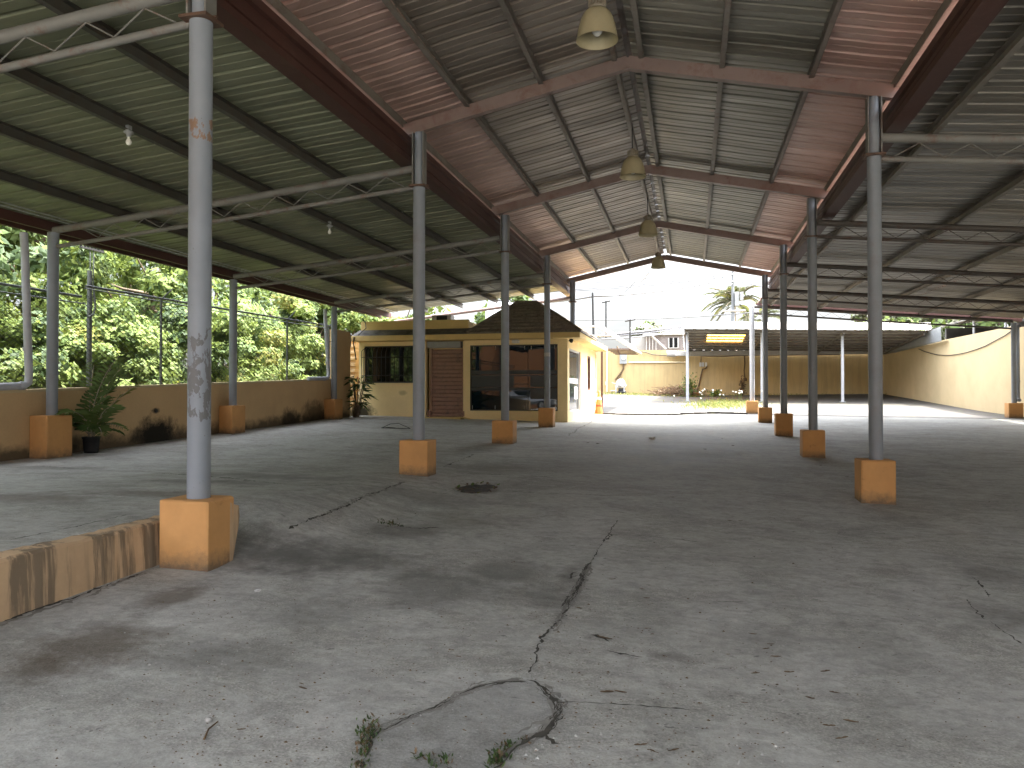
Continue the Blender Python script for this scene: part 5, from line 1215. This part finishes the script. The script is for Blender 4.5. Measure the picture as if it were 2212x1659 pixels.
# litter
gd='dry leaves scattered on the concrete floor'
LV=[(1323,1253,.05),(1250,1316,.05),(1667,1394,.035),(1655,1404,.04),(1676,1421,.05),(1705,1455,.05),(1783,1453,.055),(1803,1499,.045),(1838,1562,.06),(1791,1571,.05),(1455,1624,.05),(1384,1613,.05),(1412,1627,.04),(1306,1381,.09),(1311,1498,.06),(1340,1498,.06),(1626,1372,.045),(1632,1457,.045),(1387,1274,.035),(1397,1294,.04),(1397,1360,.025),(1410,1372,.02),(1573,1416,.02),(1608,1521,.03),(1750,1511,.04),(1819,1598,.06),(1830,1031,.05),(1773,1006,.05),(1523,971,.06),(1583,963,.07),(1270,957,.06),(1291,959,.08),(1560,948,.05),(1600,1126,.045),(1576,1126,.045),(990,1421,.03),(975,1407,.03),(654,1490,.05),(651,1480,.03),(455,1507,.03),(521,1579,.035),(1003,1581,.02)]
P0=None
for i,(px,py,L) in enumerate(LV):
    L*=.55
    c=gp(px,py); az=rng.uniform(-.5,.6); m=MB(); k=7; vs=[]
    w_=L*rng.uniform(.22,.40); cu=rng.uniform(.10,.3)
    for j in range(k):
        s=j/(k-1)-.5; ww=w_*math.cos(s*2.7)**1.0*(1+.3*rng.normal())*.5+.002
        for q in (-1,0,1): vs.append((c[0]+(s*L*2)*math.cos(az)-q*ww*math.sin(az),c[1]+(s*L*2)*math.sin(az)+q*ww*math.cos(az),c[2]+.006+(abs(q)*ww*.7)+cu*L*(4*s*s)*.5))
    fs=[(j*3+q,j*3+q+1,j*3+q+4,j*3+q+3) for j in range(k-1) for q in (0,1)]
    m.add(vs,fs,0,True); o=m.build('dry_leaf','dead_leaf',None,c); tag(o,'curled dead brown leaf lying on the grey concrete floor','dry leaf',gd)
m=MB(); n=0
for i in range(2000):
    px=rng.uniform(20,2200); py=829.5+ (830*rng.uniform(.30,1.0)**1.0)
    if rng.uniform()<.6: px=rng.uniform(300,1700); py=rng.uniform(1290,1655)
    c=gp(px,py)
    if c[0]<-3.4 or c[0]>9: continue
    r=rng.uniform(.0015,.0048)*(1+.7*(rng.uniform()<.1)); k=5; a0=rng.uniform(0,6)
    vs=[(c[0]+r*1.4*math.cos(a0+2*PI*j/k)*rng.uniform(.7,1.2),c[1]+r*math.sin(a0+2*PI*j/k)*rng.uniform(.7,1.2),c[2]+.001) for j in range(k)]+[(c[0],c[1],c[2]+r*.9+.001)]
    m.add(vs,[(j,(j+1)%k,k) for j in range(k)],int(rng.uniform()<.72))
o=m.build('grit',['pebble','dead_leaf']); o['kind']='stuff'; o['label']='fine grit, chips and leaf crumbs strewn over the concrete floor'; o['category']='grit'
for px,py,lab in ((450,1559,'small pale pebble near the lower left of the floor'),(557,1277,'white plastic bottle ring lying on the floor')):
    c=gp(px,py); m=MB()
    if px==450: m.lathe([(.0,0),(.012,.0),(.016,.008),(.012,.017),(0,.02)],c,9); o=m.build('pebble','pebble',None,c); tag(o,lab,'pebble')
    else: m.tube([c+[.022*math.cos(a),.022*math.sin(a),.006] for a in np.linspace(0,2*PI,19)],.004,6,caps=False); o=m.build('plastic_ring','white_plastic',None,c); tag(o,lab,'plastic ring')
for px,py,L,lab in ((441,1599,.10,'dark bent twig lying on the near left floor'),):
    c=gp(px,py); e=gp(470,1562); m=MB(); m.tube([c+[0,0,.005],(c+e)/2+[-.012,.0,.010],e+[0,0,.006]],[.005,.004,.003],6); o=m.build('twig','dead_leaf',None,c); tag(o,lab,'twig')
c=gp(1409,950); m=MB(); bm=bmesh.new(); bmesh.ops.create_icosphere(bm,subdivisions=2,radius=.065)
for v in bm.verts: v.co=Vector((v.co.x*1.1,v.co.y*.8,max(v.co.z,-.03)*.75))*(1+random.uniform(-.28,.28))
m.add([(v.co.x+c[0],v.co.y+c[1],v.co.z+c[2]+.03) for v in bm.verts],[[v.index for v in f.verts] for f in bm.faces]); bm.free(); o=m.build('crumpled_paper','white_plastic',None,c); tag(o,'crumpled white paper scrap on the middle of the floor','paper')
c=gp(852,926); m=MB(); m.tube([c+[-.35,0,.01],c+[-.1,0,.12],c+[.1,.02,.13],c+[.4,.05,.01]],.008,5); m.tube([c+[-.35,0,.01],c+[.4,.05,.01]],.010,5); m.tube([c+[-.35,0,.012],c+[-.12,-.08,.03],c+[.05,-.05,.02]],.012,5); o=m.build('bent_wire','dark_metal',None,c); tag(o,'loop of dark bent wire on the floor before the kiosk','wire')

# ------------------------------------------------------------------ across the street, behind the camera (seen mirrored in the shop window)
sb=thing('street_building','orange rendered building across the street, mirrored in the shop window','building',(-18,-24,0)); m=MB(); m.box(-45,4,-28,-24,-.5,8.2); m.build('wall','building_orange',sb)
m=MB()
for x in (-30.5,-26,-22.3,-17.2,-12.5,-8): m.box(x-.25,x+.25,-23.95,-23.7,-.4,8.1)
m.build('pilasters','dark_metal',sb)
m=MB(); m.bevbox(-31,-26.5,-23.6,-21.8,2.55,3.6,.05); m.build('awning','awning_blue',sb)
m=MB(); m.bevbox(-29.6,-28.4,-21.79,-21.7,2.9,3.3,.02); m.build('opening','dark_metal',sb)
tree('tree','round leafy tree across the street, mirrored in the shop window','tree',-20.5,-19.5,5.0,1.7,None,('leaf_mid','leaf_deep','leaf_lime'),(.5,.3,.2),ncl=40,per=60,leaf=.2,cbase=.3,z0=-.2)
CXR,CYR=-11.6,-8.0; zc=gz(CXR,CYR)
car=thing('parked_car','grey saloon car parked outside, mirrored in the shop window','car',(CXR,CYR,zc)); 
def carx(u): return CXR+u
m=MB(); prof=[(-2.15,.35),(-2.2,.62),(-2.05,.86),(-1.35,.95),(-.75,1.36),(.55,1.40),(1.25,1.02),(2.1,.92),(2.25,.68),(2.2,.35)]
st=[]; 
for yy_,sc,dz in ((-.86,.96,-.02),(-.80,1,0),(.80,1,0),(.86,.96,-.02)): st.append([(carx(u*sc),CYR+yy_*(1 if h<1.0 else .84),zc+h+dz) for u,h in prof])
k=len(prof)
for a,b in zip(st[:-1],st[1:]): m.add(a+b,[(i,i+1,k+i+1,k+i) for i in range(k-1)],0,False)
m.add(st[0],[tuple(range(k))]); m.add(st[-1],[tuple(range(k-1,-1,-1))]); m.build('body','car_paint',car)
m=MB()
for sg in (1,-1): m.add([(carx(-1.2),CYR+sg*.80,zc+.98),(carx(-.72),CYR+sg*.735,zc+1.30),(carx(.50),CYR+sg*.735,zc+1.33),(carx(1.1),CYR+sg*.80,zc+1.0)],[(0,1,2,3)])
m.build('side_windows','car_glass',car)
for u in (-1.35,1.35):
    for sg in (-1,1):
        m=MB(); c=np.array([carx(u),CYR+sg*.80,zc+.31]); 
        m.tube([c-[0,.1,0],c+[0,.1,0]],.31,20); wh=m.build('wheel','black_rubber',car); m=MB(); m.tube([c+[0,sg*.085,0],c+[0,sg*.112,0]],.19,14); m.build('rim','alloy',wh)
